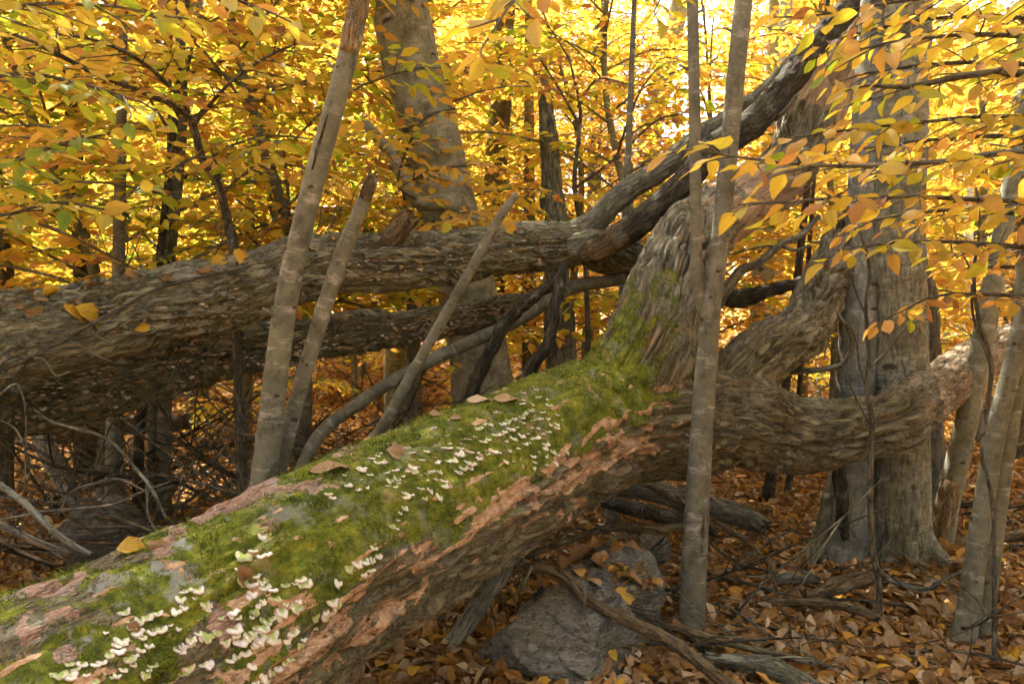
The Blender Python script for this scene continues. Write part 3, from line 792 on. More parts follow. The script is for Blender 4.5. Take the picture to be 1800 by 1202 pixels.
part('bracket_fungi', brackets_stuff(UP[0], UP[1], 850, (.12, .95), (-.7, .5), .020, rg), MAT['tinyfungus'], ul, 'stuff', smooth=False)
part('bark_flakes', brackets_stuff(UP[0], UP[1], 420, (.14, .75), (.6, 1.5), .042, rg), MAT['weather'], ul, 'stuff', smooth=False)
ll = rough_log('fallen_log', LOW, 'lower rough log under the upper one, crusted with small tan brackets and orange fungus', 100, .045, m='oak_low')
part('bracket_fungi', brackets_stuff(LOW[0], LOW[1], 1150, (.15, .95), (-.75, .7), .026, rg), MAT['tinyfungus'], ll, 'stuff', smooth=False)

# ------------------------------------------------------------------ standing trunks and leaning saplings
def stubs(path, n, rng=np.random.default_rng(8)):
    c, r = resample(path[0], path[1], .05); T, N_, B_ = frames(c); g = []
    for k in range(n):
        i = int(rng.uniform(.12, .95) * (len(c) - 1)); a = rng.uniform(0, 6.28)
        d = nrm(N_[i] * math.cos(a) + B_[i] * math.sin(a) + np.array([0, 0, .5])); l = rng.uniform(.02, .06) + r[i]; w = rng.uniform(.003, .007)
        g.append(tube(np.array([c[i], c[i] + d * (r[i] * .95), c[i] + d * l]), np.array([w * 2.2, w * 1.7, w]), 7, .02, None, .1, jag=.5))
    return g
def base_of(path):
    p = path[0][0]
    return (float(p[0]), float(p[1]), gz(p[0], p[1]))
def tree_crown(root, centre, n, rx, ry, rz, size, hue=(.48, .13), rng=RNG):
    """leaves of a tall crown above the picture: many tiers of loose leaves"""
    k = 60
    ctr = centre + rng.normal(0, .45, (k, 3)) * np.array([rx, ry, rz])
    i = rng.integers(0, k, n)
    p = ctr[i] + rng.normal(0, 1, (n, 3)) * np.array([rx, ry, rz * .35]) * .22
    d = nrm(rng.normal(0, 1, (n, 3)) * np.array([1, 1, .4])); nn = nrm(np.array([0, 0, 1.0]) + rng.normal(0, .4, (n, 3)))
    return part('crown', leaf_cloud(p, d, nn, size * rng.uniform(.7, 1.3, n), np.clip(rng.normal(hue[0], hue[1], n), 0, 1), True), MAT['leaf'], root, 'stuff', smooth=False)

L = px([(880, None, 6.5, 150), (868, 800, 6.45, 128), (850, 690, 6.4, 112), (838, 600, 6.4, 104), (800, 410, 6.3, 98), (783, 337, 6.3, 96), (755, 225, 6.3, 98), (724, 120, 6.3, 100), (700, 0, 6.3, 98), (672, -150, 6.3, 94), (640, -420, 6.2, 84), (610, -800, 6.2, 60)])
lt = thing('beech_tree', 'thick leaning grey beech trunk with eye-shaped branch scars behind the upper log', 'tree', base_of(L))
part('trunk', tube(*L, 40, .025, None, .035, scars=46), MAT['beech'], lt)
part('limb', tube(*px([(805, 362, 6.15, 44), (775, 355, 5.95, 30), (738, 358, 5.85, 24), (715, 325, 5.8, 22), (690, 275, 5.75, 21), (662, 240, 5.7, 20), (640, 214, 5.65, 16)]), 14, .03, None, .08, jag=.4), MAT['beech'], lt)
tree_crown(lt, np.array([-2.7, 7.0, 8.2]), 17000, 4.2, 3.6, 3.2, .13)  # unseen crown, shifted onto the sun's path and thickened to shade the log

bl = px([(1478, None, 4.80, 98), (1482, 960, 4.8, 86), (1494, 850, 4.8, 76), (1503, 700, 4.82, 70), (1512, 560, 4.85, 68), (1520, 430, 4.9, 64), (1528, 250, 4.95, 62), (1545, 0, 5.0, 60), (1575, -300, 5.1, 52), (1600, -700, 5.2, 40)])
br = px([(1592, None, 4.75, 150), (1590, 990, 4.75, 104), (1584, 900, 4.76, 98), (1582, 760, 4.78, 96), (1580, 600, 4.8, 94), (1578, 450, 4.82, 92), (1580, 300, 4.85, 88), (1590, 100, 4.9, 84), (1600, -100, 4.9, 80), (1620, -500, 5.0, 60)])
bt = thing('beech_tree', 'twin-trunked silver grey beech standing behind the arching end of the mossy log', 'tree', base_of(br))
part('trunk', tube(*bl, 40, .025, (.006, .03, 6), .06, scars=30), MAT['beech_grey'], bt)
for c_, a_, q_ in [(bl, 3.4, 1.0), (br, 4.5, .8), (br, 5.6, 1.0)]:
    b_ = c_[0][0] + np.array([0, 0, .06]); d_ = np.array([math.cos(a_), math.sin(a_), 0])
    part('root', tube(np.array([b_ + d_ * .07 + [0, 0, .42], b_ + d_ * .12 + [0, 0, .16], b_ + d_ * .24 * q_ + [0, 0, .01], b_ + d_ * .42 * q_ + [0, 0, -.09]]), np.array([.04, .055, .050, .02]), 14, .03, (.006, .03, 4), .12), MAT['beech_ridged'], bt)
part('trunk', tube(*br, 64, .018, (.013, .026, 5), .06, scars=24), MAT['beech_ridged'], bt)
part('dead_bark_strip', tube(*px([(1474, 810, 4.66, 22), (1478, 860, 4.64, 26), (1480, 910, 4.64, 26), (1486, 948, 4.66, 14)]), 10, .02, (.008, .03, 3), .2, jag=.5), MAT['dark'], bt)
tree_crown(bt, np.array([3.2, 5.2, 8.0]), 9000, 4.0, 3.2, 3.0, .12)

V1 = px([(1212, None, 3.7, 56), (1216, 1090, 3.7, 47), (1221, 980, 3.7, 44), (1226, 880, 3.7, 42), (1236, 720, 3.7, 39), (1244, 620, 3.7, 36), (1249, 545, 3.7, 35), (1262, 450, 3.7, 32), (1278, 300, 3.7, 31), (1295, 120, 3.7, 31), (1307, 0, 3.7, 31), (1330, -220, 3.7, 28), (1350, -560, 3.7, 20)])
V2 = px([(1244, 575, 3.72, 22), (1232, 530, 3.71, 22), (1225, 480, 3.7, 21), (1223, 350, 3.7, 20), (1220, 150, 3.7, 20), (1217, 0, 3.7, 20), (1210, -250, 3.7, 17), (1190, -500, 3.7, 11)])
st = thing('sapling', 'straight young beech forking into two stems, standing in front of the mossy log', 'sapling', base_of(V1))
part('trunk', merge([tube(*V1, 22, .02, None, .035, scars=34)] + stubs(V1, 10)), MAT['sapling'], st)
part('stem', merge([tube(*V2, 16, .02, None, .04, scars=16)] + stubs(V2, 7)), MAT['sapling'], st)
part('bark_wound', tube(*px([(1236, 860, 3.664, 5), (1234, 910, 3.660, 12), (1231, 960, 3.660, 13), (1228, 1000, 3.664, 5)]), 10, .02, (.006, .02, 5), .2), MAT['brownwood'], st)

K = px([(430, None, 3.28, 52), (452, 905, 3.3, 48), (463, 845, 3.3, 46), (480, 700, 3.3, 43), (505, 520, 3.3, 40), (546, 340, 3.3, 37), (590, 180, 3.3, 35), (618, 70, 3.3, 34), (638, -20, 3.3, 32), (655, -110, 3.3, 26)])
kt = thing('sapling', 'taller leaning grey sapling of the pair behind the mossy log, top splintered', 'sapling', base_of(K))
part('trunk', merge([tube(*K, 22, .02, None, .04, scars=34, jag=1.5)] + stubs(K, 9)), MAT['sapling'], kt)
part('splintered_top', tube(*px([(612, 92, 3.285, 33), (622, 40, 3.285, 35), (634, -10, 3.29, 35), (655, -112, 3.3, 27)]), 18, .015, (.006, .012, 8), .1, jag=2), MAT['palewood'], kt)
part('bark_crack', tube(*px([(541, 340, 3.262, 2), (551, 290, 3.258, 5), (564, 240, 3.256, 6), (577, 200, 3.258, 2)]), 8, .02, (.004, .02, 5), .2), MAT['dark'], kt)
K2 = px([(455, None, 3.4, 34), (480, 870, 3.42, 30), (492, 815, 3.42, 29), (540, 640, 3.42, 28), (590, 480, 3.42, 29), (632, 370, 3.42, 25), (656, 312, 3.42, 20)])
k2 = thing('sapling', 'shorter leaning sapling with broken-off brown top beside the taller one', 'sapling', base_of(K2))
part('trunk', merge([tube(*K2, 18, .02, None, .05, scars=18)] + stubs(K2, 7)), MAT['sapling'], k2)
part('broken_top', tube(*px([(641, 352, 3.415, 25), (650, 326, 3.415, 23), (657, 306, 3.415, 18)]), 14, .012, (.005, .015, 5), .1, jag=1.2), MAT['brownwood'], k2)
K3 = px([(600, None, 4.0, 26), (640, 815, 3.98, 22), (672, 752, 3.95, 21), (745, 620, 3.95, 19), (830, 470, 3.95, 18), (880, 380, 3.95, 16), (908, 342, 3.95, 12)])
solo('sapling', 'thin bare leaning pole snapped at the top, crossing both rough logs', 'sapling', tube(*K3, 14, .02, None, .06, scars=22, jag=.6), MAT['sapling'])
K4 = px([(470, None, 4.3, 26), (540, 800, 4.55, 23), (640, 702, 4.7, 23), (760, 632, 4.85, 23), (900, 568, 5.0, 24), (1000, 508, 5.05, 24), (1072, 494, 5.1, 22), (1120, 485, 5.2, 18)])
solo('fallen_pole', 'smooth grey fallen pole slanting up under the lower log to the fork', 'fallen branch', tube(*K4, 14, .03, None, .06, scars=14), MAT['sapling'])

W1 = px([(1682, None, 3.62, 52), (1694, 1120, 3.62, 42), (1712, 1000, 3.62, 36), (1730, 880, 3.62, 33), (1755, 740, 3.62, 32), (1778, 650, 3.62, 31), (1805, 540, 3.62, 30), (1850, 380, 3.6, 27), (1900, 150, 3.6, 22)])
W2 = px([(1722, None, 3.66, 50), (1722, 1125, 3.66, 40), (1740, 980, 3.66, 36), (1758, 850, 3.66, 33), (1778, 720, 3.66, 31), (1795, 560, 3.66, 30), (1805, 400, 3.66, 28), (1815, 200, 3.66, 25), (1830, -100, 3.66, 20)])
wt = thing('sapling', 'two grey sapling stems crossing from one base at the edge of the leaf-strewn clearing', 'sapling', base_of(W1))
part('stem', merge([tube(*W1, 18, .02, None, .04, scars=22)] + stubs(W1, 6)), MAT['sapling'], wt)
part('stem', merge([tube(*W2, 18, .02, None, .04, scars=22)] + stubs(W2, 6)), MAT['sapling'], wt)

O1 = px([(1640, None, 4.95, 60), (1652, 960, 4.93, 40), (1668, 880, 4.9, 38), (1690, 780, 4.85, 38), (1710, 690, 4.8, 38), (1728, 600, 4.75, 36), (1745, 500, 4.75, 35), (1765, 400, 4.75, 32), (1790, 250, 4.75, 28), (1820, 50, 4.75, 24)])
ot = thing('sapling', 'leaning dead sapling with bark peeled to orange wood near its base', 'sapling', base_of(O1))
part('trunk', tube(*O1, 18, .02, None, .07, scars=20), MAT['beech'], ot)
part('peeled_wood', tube(*px([(1650, 958, 4.912, 38), (1660, 905, 4.895, 37), (1672, 855, 4.875, 36), (1680, 832, 4.87, 18)]), 14, .02, (.006, .02, 6), .12), MAT['palewood'], ot)

T3 = px([(1548, None, 3.9, 14), (1546, 1040, 3.9, 12), (1534, 960, 3.9, 12), (1530, 850, 3.9, 11), (1532, 740, 3.9, 10), (1524, 690, 3.9, 9), (1527, 620, 3.9, 8), (1522, 540, 3.9, 7), (1528, 470, 3.9, 6), (1510, 400, 3.9, 5)])
def thin_sapling(name, label, main, shoots, m, cat='sapling'):
    return solo(name, label, cat, merge([tube(*main, 8, .03, None, .08)] + [tube(*px(q), 5, .03, None, .1) for q in shoots]), m)
thin_sapling('sapling', 'spindly brown twiggy seedling rising in front of the twin beech', T3, [
    [(1527, 690, 3.9, 5), (1512, 650, 3.9, 4), (1505, 600, 3.88, 3), (1488, 560, 3.85, 2)], [(1526, 650, 3.9, 5), (1560, 615, 3.9, 4), (1600, 570, 3.9, 3), (1640, 560, 3.9, 2)],
    [(1530, 750, 3.9, 4), (1505, 700, 3.85, 3), (1480, 640, 3.8, 2), (1470, 600, 3.8, 2)], [(1524, 560, 3.9, 4), (1500, 500, 3.9, 3), (1490, 450, 3.9, 2)]], MAT['twig'])
T4 = px([(1760, None, 3.4, 10), (1745, 900, 3.4, 8), (1726, 800, 3.4, 7), (1735, 720, 3.4, 8), (1742, 640, 3.4, 8), (1720, 560, 3.4, 7), (1712, 480, 3.4, 6), (1722, 400, 3.4, 5), (1715, 330, 3.4, 4)])
thin_sapling('sapling', 'dark zigzag seedling stem among the twin crossing stems', T4, [[(1742, 640, 3.4, 6), (1712, 560, 3.4, 5), (1708, 500, 3.4, 4)], [(1714, 490, 3.4, 4), (1690, 440, 3.4, 3), (1676, 400, 3.4, 2)], [(1716, 470, 3.4, 4), (1750, 440, 3.4, 3), (1770, 400, 3.4, 2)]], MAT['twig'])

S = px([(992, None, 7.2, 70), (985, 600, 7.1, 54), (978, 480, 7.0, 48), (973, 380, 7.0, 46), (966, 260, 7.0, 33), (960, 180, 7.0, 25), (955, 140, 7.0, 14)])
solo('snag', 'splintered bare grey snag tapering to a broken point behind the rough logs', 'dead tree', tube(*S, 26, .02, (.022, .045, 9), .12, jag=2.5), MAT['weather'])
def bg_trunk(path, label, m, bark=None, group=None, scars=10, name='standing_tree'):
    p = px(path)
    top = p[0][-1]; d = nrm(p[0][-1] - p[0][-2])
    p = (np.vstack([p[0], top + d * 3.0]), np.append(p[1], p[1][-1] * .5))
    return solo(name, label, 'tree', tube(*p, 18, .05, bark, .05, scars=scars), m, group)
bg_trunk([(1110, None, 9.5, 60), (1140, 260, 9.5, 42), (1158, 170, 9.5, 38), (1187, 40, 9.5, 34), (1205, -60, 9.5, 30)], 'pale grey leaning trunk beyond the dark crossing branches', MAT['beech_cool'])
bg_trunk([(1352, None, 11, 34), (1366, 200, 11, 28), (1378, 50, 11, 25), (1385, -60, 11, 22)], 'slim pale straight trunk behind the crossing branches', MAT['beech_cool'])
bg_trunk([(860, None, 9, 58), (868, 370, 9, 42), (880, 180, 9, 38), (892, -40, 9, 32)], 'furrowed brown trunk between the leaning beech and the snag', MAT['farbark'], (.02, .07, 5))
bg_trunk([(700, None, 9.2, 50), (696, 330, 9.2, 42), (688, 200, 9.2, 38), (670, -40, 9.2, 30)], 'grey trunk half hidden behind the leaning beech', MAT['beech'])
bg_trunk([(150, None, 7.5, 46), (146, 480, 7.5, 32), (135, 330, 7.5, 28), (125, 170, 7.5, 24), (115, 0, 7.5, 20)], 'dark upright trunk behind the butt of the upper log', MAT['dark'], (.01, .05, 5))
bg_trunk([(-5, None, 6.5, 44), (6, 500, 6.5, 34), (0, 420, 6.5, 30), (-12, 300, 6.5, 28)], 'brown trunk at the clearing edge above the upper log', MAT['farbark'], (.01, .05, 5))
bg_trunk([(345, None, 11, 40), (350, 300, 11, 30), (348, 150, 11, 26), (345, 0, 11, 22)], 'brown trunk deep in yellow leaves behind the small crooked beech', MAT['farbark'], (.015, .06, 5))
bg_trunk([(1035, None, 11, 34), (1045, 300, 11, 24), (1050, 100, 11, 20)], 'thin brown trunk beyond the broken snag', MAT['farbark'], (.01, .05, 5))
bg_trunk([(1795, None, 8.5, 56), (1792, 400, 8.5, 44), (1800, 200, 8.5, 38)], 'furrowed grey trunk beyond the leaning orange-patched sapling', MAT['farbark'], (.02, .07, 5))
bg_trunk([(1640, None, 6.3, 50), (1632, 560, 6.2, 38), (1618, 480, 6.2, 34), (1612, 400, 6.2, 26)], 'short brown dead trunk just behind the twin beech', MAT['farbark'], (.012, .05, 4))
bg_trunk([(1330, None, 9, 52), (1318, 870, 9, 44), (1340, 500, 9, 36), (1345, 380, 9, 32)], 'mottled grey trunk beyond the mossy fork', MAT['beech_cool'])
for k, (x, Y, w, y2, lab) in enumerate([(1405, 14, 12, 520, 'white sunlit birch stem seen through the fork'), (1440, 14.5, 16, 480, 'thicker white birch stem next to the one in the fork'), (1700, 15, 18, 300, 'white birch stem beyond the leaf-strewn slope'),
                                       (1660, 17, 10, 350, 'thin white stem beside the birch on the slope')]):
    bg_trunk([(x, None, Y, w * 1.2), (x + 4, 650, Y, w), (x + 2, y2, Y, w * .8)], lab, MAT['birch'])
for k, (x, Y, w, ly, lean, lab) in enumerate([(200, 5.6, 30, 690, 4, 'short grey stump of a trunk under the lower log'), (262, 5.9, 16, 660, 14, 'slender grey stem leaning up under the lower log'), (285, 6.2, 11, 640, 4, 'thin upright stem under the lower log next to the leaning slender one'),
                                              (428, 8, 26, 560, 6, 'grey trunk seen in the gap under the lower log'), (238, 5.7, 18, 640, 22, 'dark dead stem leaning beside the short grey stump'), (1075, 5.6, 22, 800, 8, 'grey stem glimpsed beneath the mossy log'),
                                              (1350, 6.5, 20, 760, 22, 'dark leaning stem seen under the arching limb'), (1385, 6.8, 12, 770, 14, 'dark thin stem beside the dark leaning stem under the limb'), (930, 9, 26, 430, 0, 'pale trunk in the gap between the rough logs')]):
    m = MAT['dark'] if 'dark' in lab else MAT['sapling']
    bg_trunk([(x, None, Y, w * 1.25), (x + lean * .3, (ly + 900) / 2, Y, w), (x + lean, ly, Y, w * .9), (x + lean * 2, ly - 200, Y, w * .7)], lab, m, name='slender_tree', scars=8)

# ------------------------------------------------------------------ dead branches
E = px([(1020, 455, 4.86, 30), (1050, 438, 4.84, 46), (1100, 408, 4.84, 50), (1143, 376, 4.86, 48), (1208, 316, 4.95, 48), (1251, 264, 5.05, 50), (1316, 222, 5.15, 56), (1368, 168, 5.25, 48), (1424, 98, 5.35, 48), (1468, 40, 5.45, 44), (1530, -20, 5.6, 40), (1600, -110, 5.8, 30)])
e = thing('dead_branch', 'thick dark dead limb slanting down from the upper fork to the rough log', 'fallen branch', tuple(E[0][0]))
part('limb', tube(*E, 30, .015, (.012, .04, 5), .12), MAT['dark'], e)
part('splintered_end', tube(*px([(1022, 452, 4.84, 26), (1050, 437, 4.825, 47), (1085, 418, 4.822, 50), (1112, 400, 4.84, 30)]), 24, .012, (.012, .02, 8), .12), MAT['brownwood'], e)
part('side_shoot', tube(*px([(1362, 210, 5.2, 10), (1385, 190, 5.1, 8), (1400, 168, 5.05, 6)]), 8, .02), MAT['weather'], e)
G = px([(1010, 412, 5.12, 46), (1045, 390, 5.12, 46), (1100, 338, 5.2, 42), (1165, 296, 5.3, 40), (1230, 240, 5.4, 34), (1300, 192, 5.5, 26), (1350, 150, 5.6, 20), (1410, 80, 5.7, 14)])
solo('dead_branch', 'grey lichened limb lying behind the thick dark dead limb', 'fallen branch', tube(*G, 24, .02, (.008, .035, 4), .1), MAT['weather'])
N1 = px([(826, 700, 4.75, 26), (845, 650, 4.72, 26), (866, 610, 4.7, 25), (886, 570, 4.7, 25), (926, 530, 4.72, 26), (962, 506, 4.75, 24), (990, 490, 4.8, 16)])
solo('dead_branch', 'knobby dark branch bent over the smooth grey pole', 'fallen branch', tube(*N1, 18, .02, (.012, .05, 2), .25), MAT['dark'])
N2 = px([(915, 680, 4.6, 26), (935, 645, 4.6, 24), (963, 605, 4.62, 23), (974, 551, 4.66, 22), (982, 510, 4.7, 22), (990, 465, 4.78, 20)])
solo('dead_branch', 'knobby black branch standing on the mossy log near the fork', 'fallen branch', tube(*N2, 18, .02, (.012, .05, 2), .25), MAT['dark'])
N3 = px([(1225, 600, 4.75, 26), (1255, 545, 4.8, 20), (1300, 478, 4.85, 18), (1330, 465, 4.85, 14), (1372, 430, 4.85, 12), (1405, 415, 4.9, 11), (1440, 380, 4.95, 8)])
solo('dead_branch', 'smooth pale grey crooked branch slanting behind the forked sapling', 'fallen branch', merge([tube(*N3, 12, .03, None, .1), tube(*px([(1372, 430, 4.85, 9), (1395, 440, 4.85, 6), (1425, 432, 4.85, 4)]), 6, .03)]), MAT['weather'])
N4 = px([(1390, 652, 4.55, 12), (1440, 650, 4.4, 11), (1480, 640, 4.3, 10), (1498, 610, 4.2, 9), (1492, 580, 4.15, 9), (1478, 560, 4.1, 7), (1470, 545, 4.1, 4)])
solo('dead_branch', 'pale curved branch hooking up from the mossy fork in front of the twin beech', 'fallen branch', tube(*N4, 10, .02, None, .12), MAT['weather'])
N5 = px([(1268, 520, 5.0, 30), (1300, 525, 5.05, 34), (1350, 512, 5.1, 26), (1400, 498, 5.2, 22), (1450, 490, 5.3, 16)])
solo('dead_branch', 'dark broken limb behind the right stem of the forked sapling', 'fallen branch', tube(*N5, 16, .02, (.01, .03, 3), .15, jag=1.0), MAT['dark'])
N6 = px([(1472, 390, 4.95, 22), (1480, 420, 4.95, 22), (1490, 470, 4.95, 16), (1497, 560, 4.9, 10), (1500, 600, 4.9, 6)])
solo('dead_branch', 'black charred-looking limb hanging in front of the twin beech', 'fallen branch', tube(*N6, 14, .02, (.01, .03, 3), .15), MAT['dark'])
def stick(label, path, m, seg=12, bark=(.006, .03, 4), jag=.6, lump=.1, group=None, name='fallen_branch'):
    return solo(name, label, 'fallen branch', tube(*px(path), seg, .02, bark, lump, jag=jag), m, group)
stick('grey broken stick propped from the boulder up to the underside of the mossy log', [(795, 1130, 3.32, 30), (830, 1080, 3.36, 36), (870, 1022, 3.42, 34), (900, 985, 3.48, 30), (925, 955, 3.55, 22)], MAT['weather'], 20, (.010, .025, 7), 1.0)
stick('dark forked branch lying over the layered boulder', [(905, 1003, 3.42, 14), (945, 998, 3.40, 22), (990, 1012, 3.36, 22), (1030, 1050, 3.30, 24), (1087, 1084, 3.24, 24), (1178, 1126, 3.16, 24), (1250, 1180, 3.05, 26), (1330, 1240, 2.95, 26)], MAT['brownwood'], 18, (.010, .03, 5))
stick('small pale stub standing on the dark forked branch', [(1018, 1015, 3.32, 6), (1028, 1040, 3.26, 7), (1027, 1068, 3.24, 6), (1020, 1080, 3.24, 4)], MAT['weather'], 8)
stick('short grey prong leaning on the boulder by a yellow leaf', [(905, 1050, 3.40, 8), (922, 1020, 3.38, 10), (934, 995, 3.38, 8)], MAT['weather'], 8)
stick('pale crooked branch running from the boulder to the forked sapling', [(925, 977, 3.75, 12), (970, 960, 3.85, 13), (1015, 943, 3.95, 13), (1060, 930, 4.05, 16), (1105, 925, 4.1, 22), (1160, 930, 4.1, 20), (1205, 922, 4.15, 14)], MAT['brownwood'], 14)
stick('short dark log with a rotten end beside the forked sapling', [(1090, 1076, 3.55, 16), (1130, 1088, 3.5, 24), (1170, 1104, 3.45, 26), (1186, 1110, 3.43, 22)], MAT['dark'], 16, (.008, .02, 2))
stick('long thin branch lying on the leaves in front of the forked sapling', [(1160, 1108, 3.44, 18), (1190, 1104, 3.42, 18), (1258, 1124, 3.38, 15), (1330, 1142, 3.35, 13), (1420, 1162, 3.3, 12), (1500, 1180, 3.28, 8)], MAT['brownwood'], 12)
stick('flaky grey bark log end lying among leaves at the lower edge', [(1240, 1155, 3.3, 26), (1290, 1162, 3.27, 34), (1350, 1172, 3.22, 42), (1400, 1195, 3.18, 40), (1450, 1230, 3.12, 36)], MAT['weather'], 18, (.014, .04, 2))
stick('thin dark branch crossing behind the flaky log end', [(1180, 1098, 3.55, 8), (1230, 1135, 3.42, 12), (1290, 1175, 3.3, 13), (1330, 1210, 3.2, 12)], MAT['dark'], 10)
stick('thick weathered log lying behind the forked sapling', [(1080, 850, 5.6, 38), (1150, 862, 5.45, 42), (1230, 884, 5.3, 44), (1300, 905, 5.15, 42), (1345, 925, 5.05, 34)], MAT['weather'], 24, (.014, .04, 6))
stick('dark smooth log behind the thick weathered one', [(1060, 880, 5.15, 24), (1120, 895, 5.05, 28), (1200, 915, 4.9, 28), (1260, 935, 4.8, 22)], MAT['dark'], 16)
stick('tawny pole slanting down beside the forked sapling', [(1135, 850, 4.9, 14), (1190, 878, 4.7, 15), (1260, 920, 4.5, 14), (1310, 950, 4.35, 11), (1345, 985, 4.2, 8), (1368, 1045, 4.05, 7)], MAT['brownwood'], 10)
stick('rotten grey log piece lying before the twin beech', [(1360, 1018, 4.15, 18), (1395, 1016, 4.15, 24), (1440, 1022, 4.1, 14)], MAT['weather'], 16, (.012, .03, 3))
stick('tan weathered wood chunk on the leaves below the twin beech', [(1420, 1050, 4.0, 20), (1470, 1030, 4.02, 32), (1520, 1018, 4.05, 30), (1540, 1014, 4.1, 14)], MAT['brownwood'], 16, (.012, .03, 5))
stick('low brown log crossing the leaves in front of the tan chunk', [(1328, 1062, 3.9, 12), (1380, 1058, 3.88, 16), (1450, 1060, 3.85, 18), (1520, 1075, 3.8, 20), (1545, 1085, 3.8, 16)], MAT['brownwood'], 14, (.010, .03, 4))
stick('pale thin branch arching from the twin beech to the crossing stems', [(1540, 1005, 4.3, 12), (1580, 1025, 4.1, 12), (1630, 1035, 4.0, 11), (1660, 1018, 3.95, 9), (1700, 1000, 3.9, 8)], MAT['weather'], 8)
stick('reddish brown log beyond the crossing stems', [(1655, 965, 5.0, 18), (1690, 955, 5.0, 22), (1740, 945, 5.0, 22), (1810, 940, 5.0, 22)], MAT['brownwood'], 14)
stick('dark log further back beyond the crossing stems', [(1680, 885, 6.2, 14), (1740, 890, 6.2, 16), (1830, 900, 6.2, 16)], MAT['dark'], 12)
stick('thick dead log lying behind the boulder under the lower rough log', [(90, 770, 6.6, 30), (160, 756, 6.6, 36), (250, 745, 6.6, 34), (330, 742, 6.6, 26)], MAT['brownwood'], 16)
stick('grey leaning dead limb on the clearing floor beside the short stump', [(60, 740, 5.6, 30), (92, 810, 5.4, 34), (120, 860, 5.3, 30), (150, 900, 5.2, 20), (160, 950, 5.1, 12)], MAT['weather'], 16)
stick('grey barkless stick poking over the mossy log butt', [(-40, 825, 2.9, 14), (0, 852, 2.85, 13), (43, 884, 2.8, 13), (100, 938, 2.75, 12), (160, 975, 2.72, 10)], MAT['weather'], 10, (.003, .02, 4))
stick('brown stick lying just under the grey barkless one', [(-40, 900, 2.95, 15), (0, 922, 2.9, 15), (55, 948, 2.85, 14), (125, 975, 2.8, 12)], MAT['twig'], 10, (.003, .02, 4))
stick('thin twig under the two sticks at the butt of the log', [(-20, 935, 3.1, 7), (30, 965, 3.0, 6), (75, 985, 2.9, 5), (100, 992, 2.85, 4)], MAT['twig'], 6)
stick('slim curved grey twig arching behind the mossy log', [(60, 720, 3.55, 4), (95, 742, 3.5, 5), (186, 770, 3.45, 5), (234, 818, 3.4, 6), (268, 862, 3.3, 6), (292, 910, 3.25, 5)], MAT['weather'], 6, None, 0)
stick('long thin stick lying diagonally across the upper rough log', [(-60, 668, 3.38, 7), (0, 650, 3.45, 7), (56, 628, 3.53, 7), (151, 575, 3.66, 7), (208, 545, 3.77, 6), (277, 508, 3.90, 5), (389, 478, 4.08, 5), (441, 468, 4.14, 4)], MAT['twig'], 6, None, 0)
for lab, pth in [('pale forked twig hanging over the face of the upper log', [(112, 599, 3.62, 4), (135, 605, 3.58, 4), (165, 622, 3.55, 3), (197, 636, 3.55, 3)]), ('pale kinked twig hooked on the upper log near its butt', [(58, 628, 3.52, 4), (80, 634, 3.48, 4), (92, 655, 3.46, 4), (104, 660, 3.46, 3), (125, 652, 3.46, 3)]),
                 ('pale drooping twig in front of the lower log butt', [(-10, 700, 3.3, 4), (28, 675, 3.35, 5), (40, 695, 3.35, 4), (46, 745, 3.4, 3), (44, 850, 3.45, 3)]), ('thin pale twig below the drooping one by the log butt', [(-10, 735, 3.4, 3), (25, 752, 3.4, 4), (45, 790, 3.42, 4), (52, 830, 3.45, 3), (40, 870, 3.5, 3)]),
                 ('curved pale twig dangling under the long diagonal stick', [(160, 580, 3.6, 3), (190, 602, 3.55, 3), (225, 606, 3.55, 3), (243, 595, 3.58, 3)]), ('twig pressed along the lower rough log', [(100, 672, 4.05, 4), (140, 683, 4.08, 4), (180, 673, 4.15, 4), (225, 660, 4.25, 3), (270, 672, 4.3, 3)]),
                 ('thin bowed twig looping beneath the slim curved grey one', [(100, 910, 3.6, 3), (125, 865, 3.6, 4), (170, 848, 3.6, 4), (210, 842, 3.6, 4), (262, 866, 3.6, 3)])]:
    stick(lab, pth, MAT['weather'], 5, None, 0, name='twig')
# upright dead twigs and brush heaped behind the mossy log and under the rough logs
rb = np.random.default_rng(21)
def dead_twig(p, d, ln, r, rng, m, label, group, kids=3):
    d = nrm(d); pts = [p]
    for k in range(5):
        d = nrm(d + rng.normal(0, .16, 3) * np.array([1, 1, .7])); pts.append(pts[-1] + d * ln / 5)
    pts = np.array(pts); g = [tube(pts, np.linspace(r, r * .3, 6), 6, ln / 12, None, .1)]
    for k in range(kids):
        i = rng.integers(1, 5); dd = nrm(pts[i + 1] - pts[i] + rng.normal(0, .55, 3)); l2 = ln * rng.uniform(.2, .45)
        q = [pts[i]]
        for _ in range(3): dd = nrm(dd + rng.normal(0, .2, 3)); q.append(q[-1] + dd * l2 / 3)
        g.append(tube(np.array(q), np.linspace(r * .55, r * .2, 4), 4, l2 / 5, None, .1))
    return solo('dead_twig', label, 'twig', merge(g), m, group)
for k in range(160):
    x = rb.uniform(60, 800); Y = rb.uniform(4.2, 7.2); X = (x - 900) / F * Y
    a = rb.uniform(0, 2 * math.pi); el = abs(rb.normal(.25, .35))
    dead_twig(np.array([X, Y, gz(X, Y) + rb.uniform(-.02, .5) * (el < .6)]), np.array([math.cos(a), math.sin(a) * .6, math.sin(el)]), rb.uniform(.6, 1.9), rb.uniform(.005, .016), rb, MAT[('twig', 'dark', 'weather', 'brownwood')[k % 4]],
              ('dull grey brown', 'blackish', 'weathered grey', 'reddish brown')[k % 4] + ' dead branch in the tangled brush heap behind the mossy log', ('dull', 'blackish', 'weathered', 'reddish')[k % 4] + ' branches of the brush heap', 4)
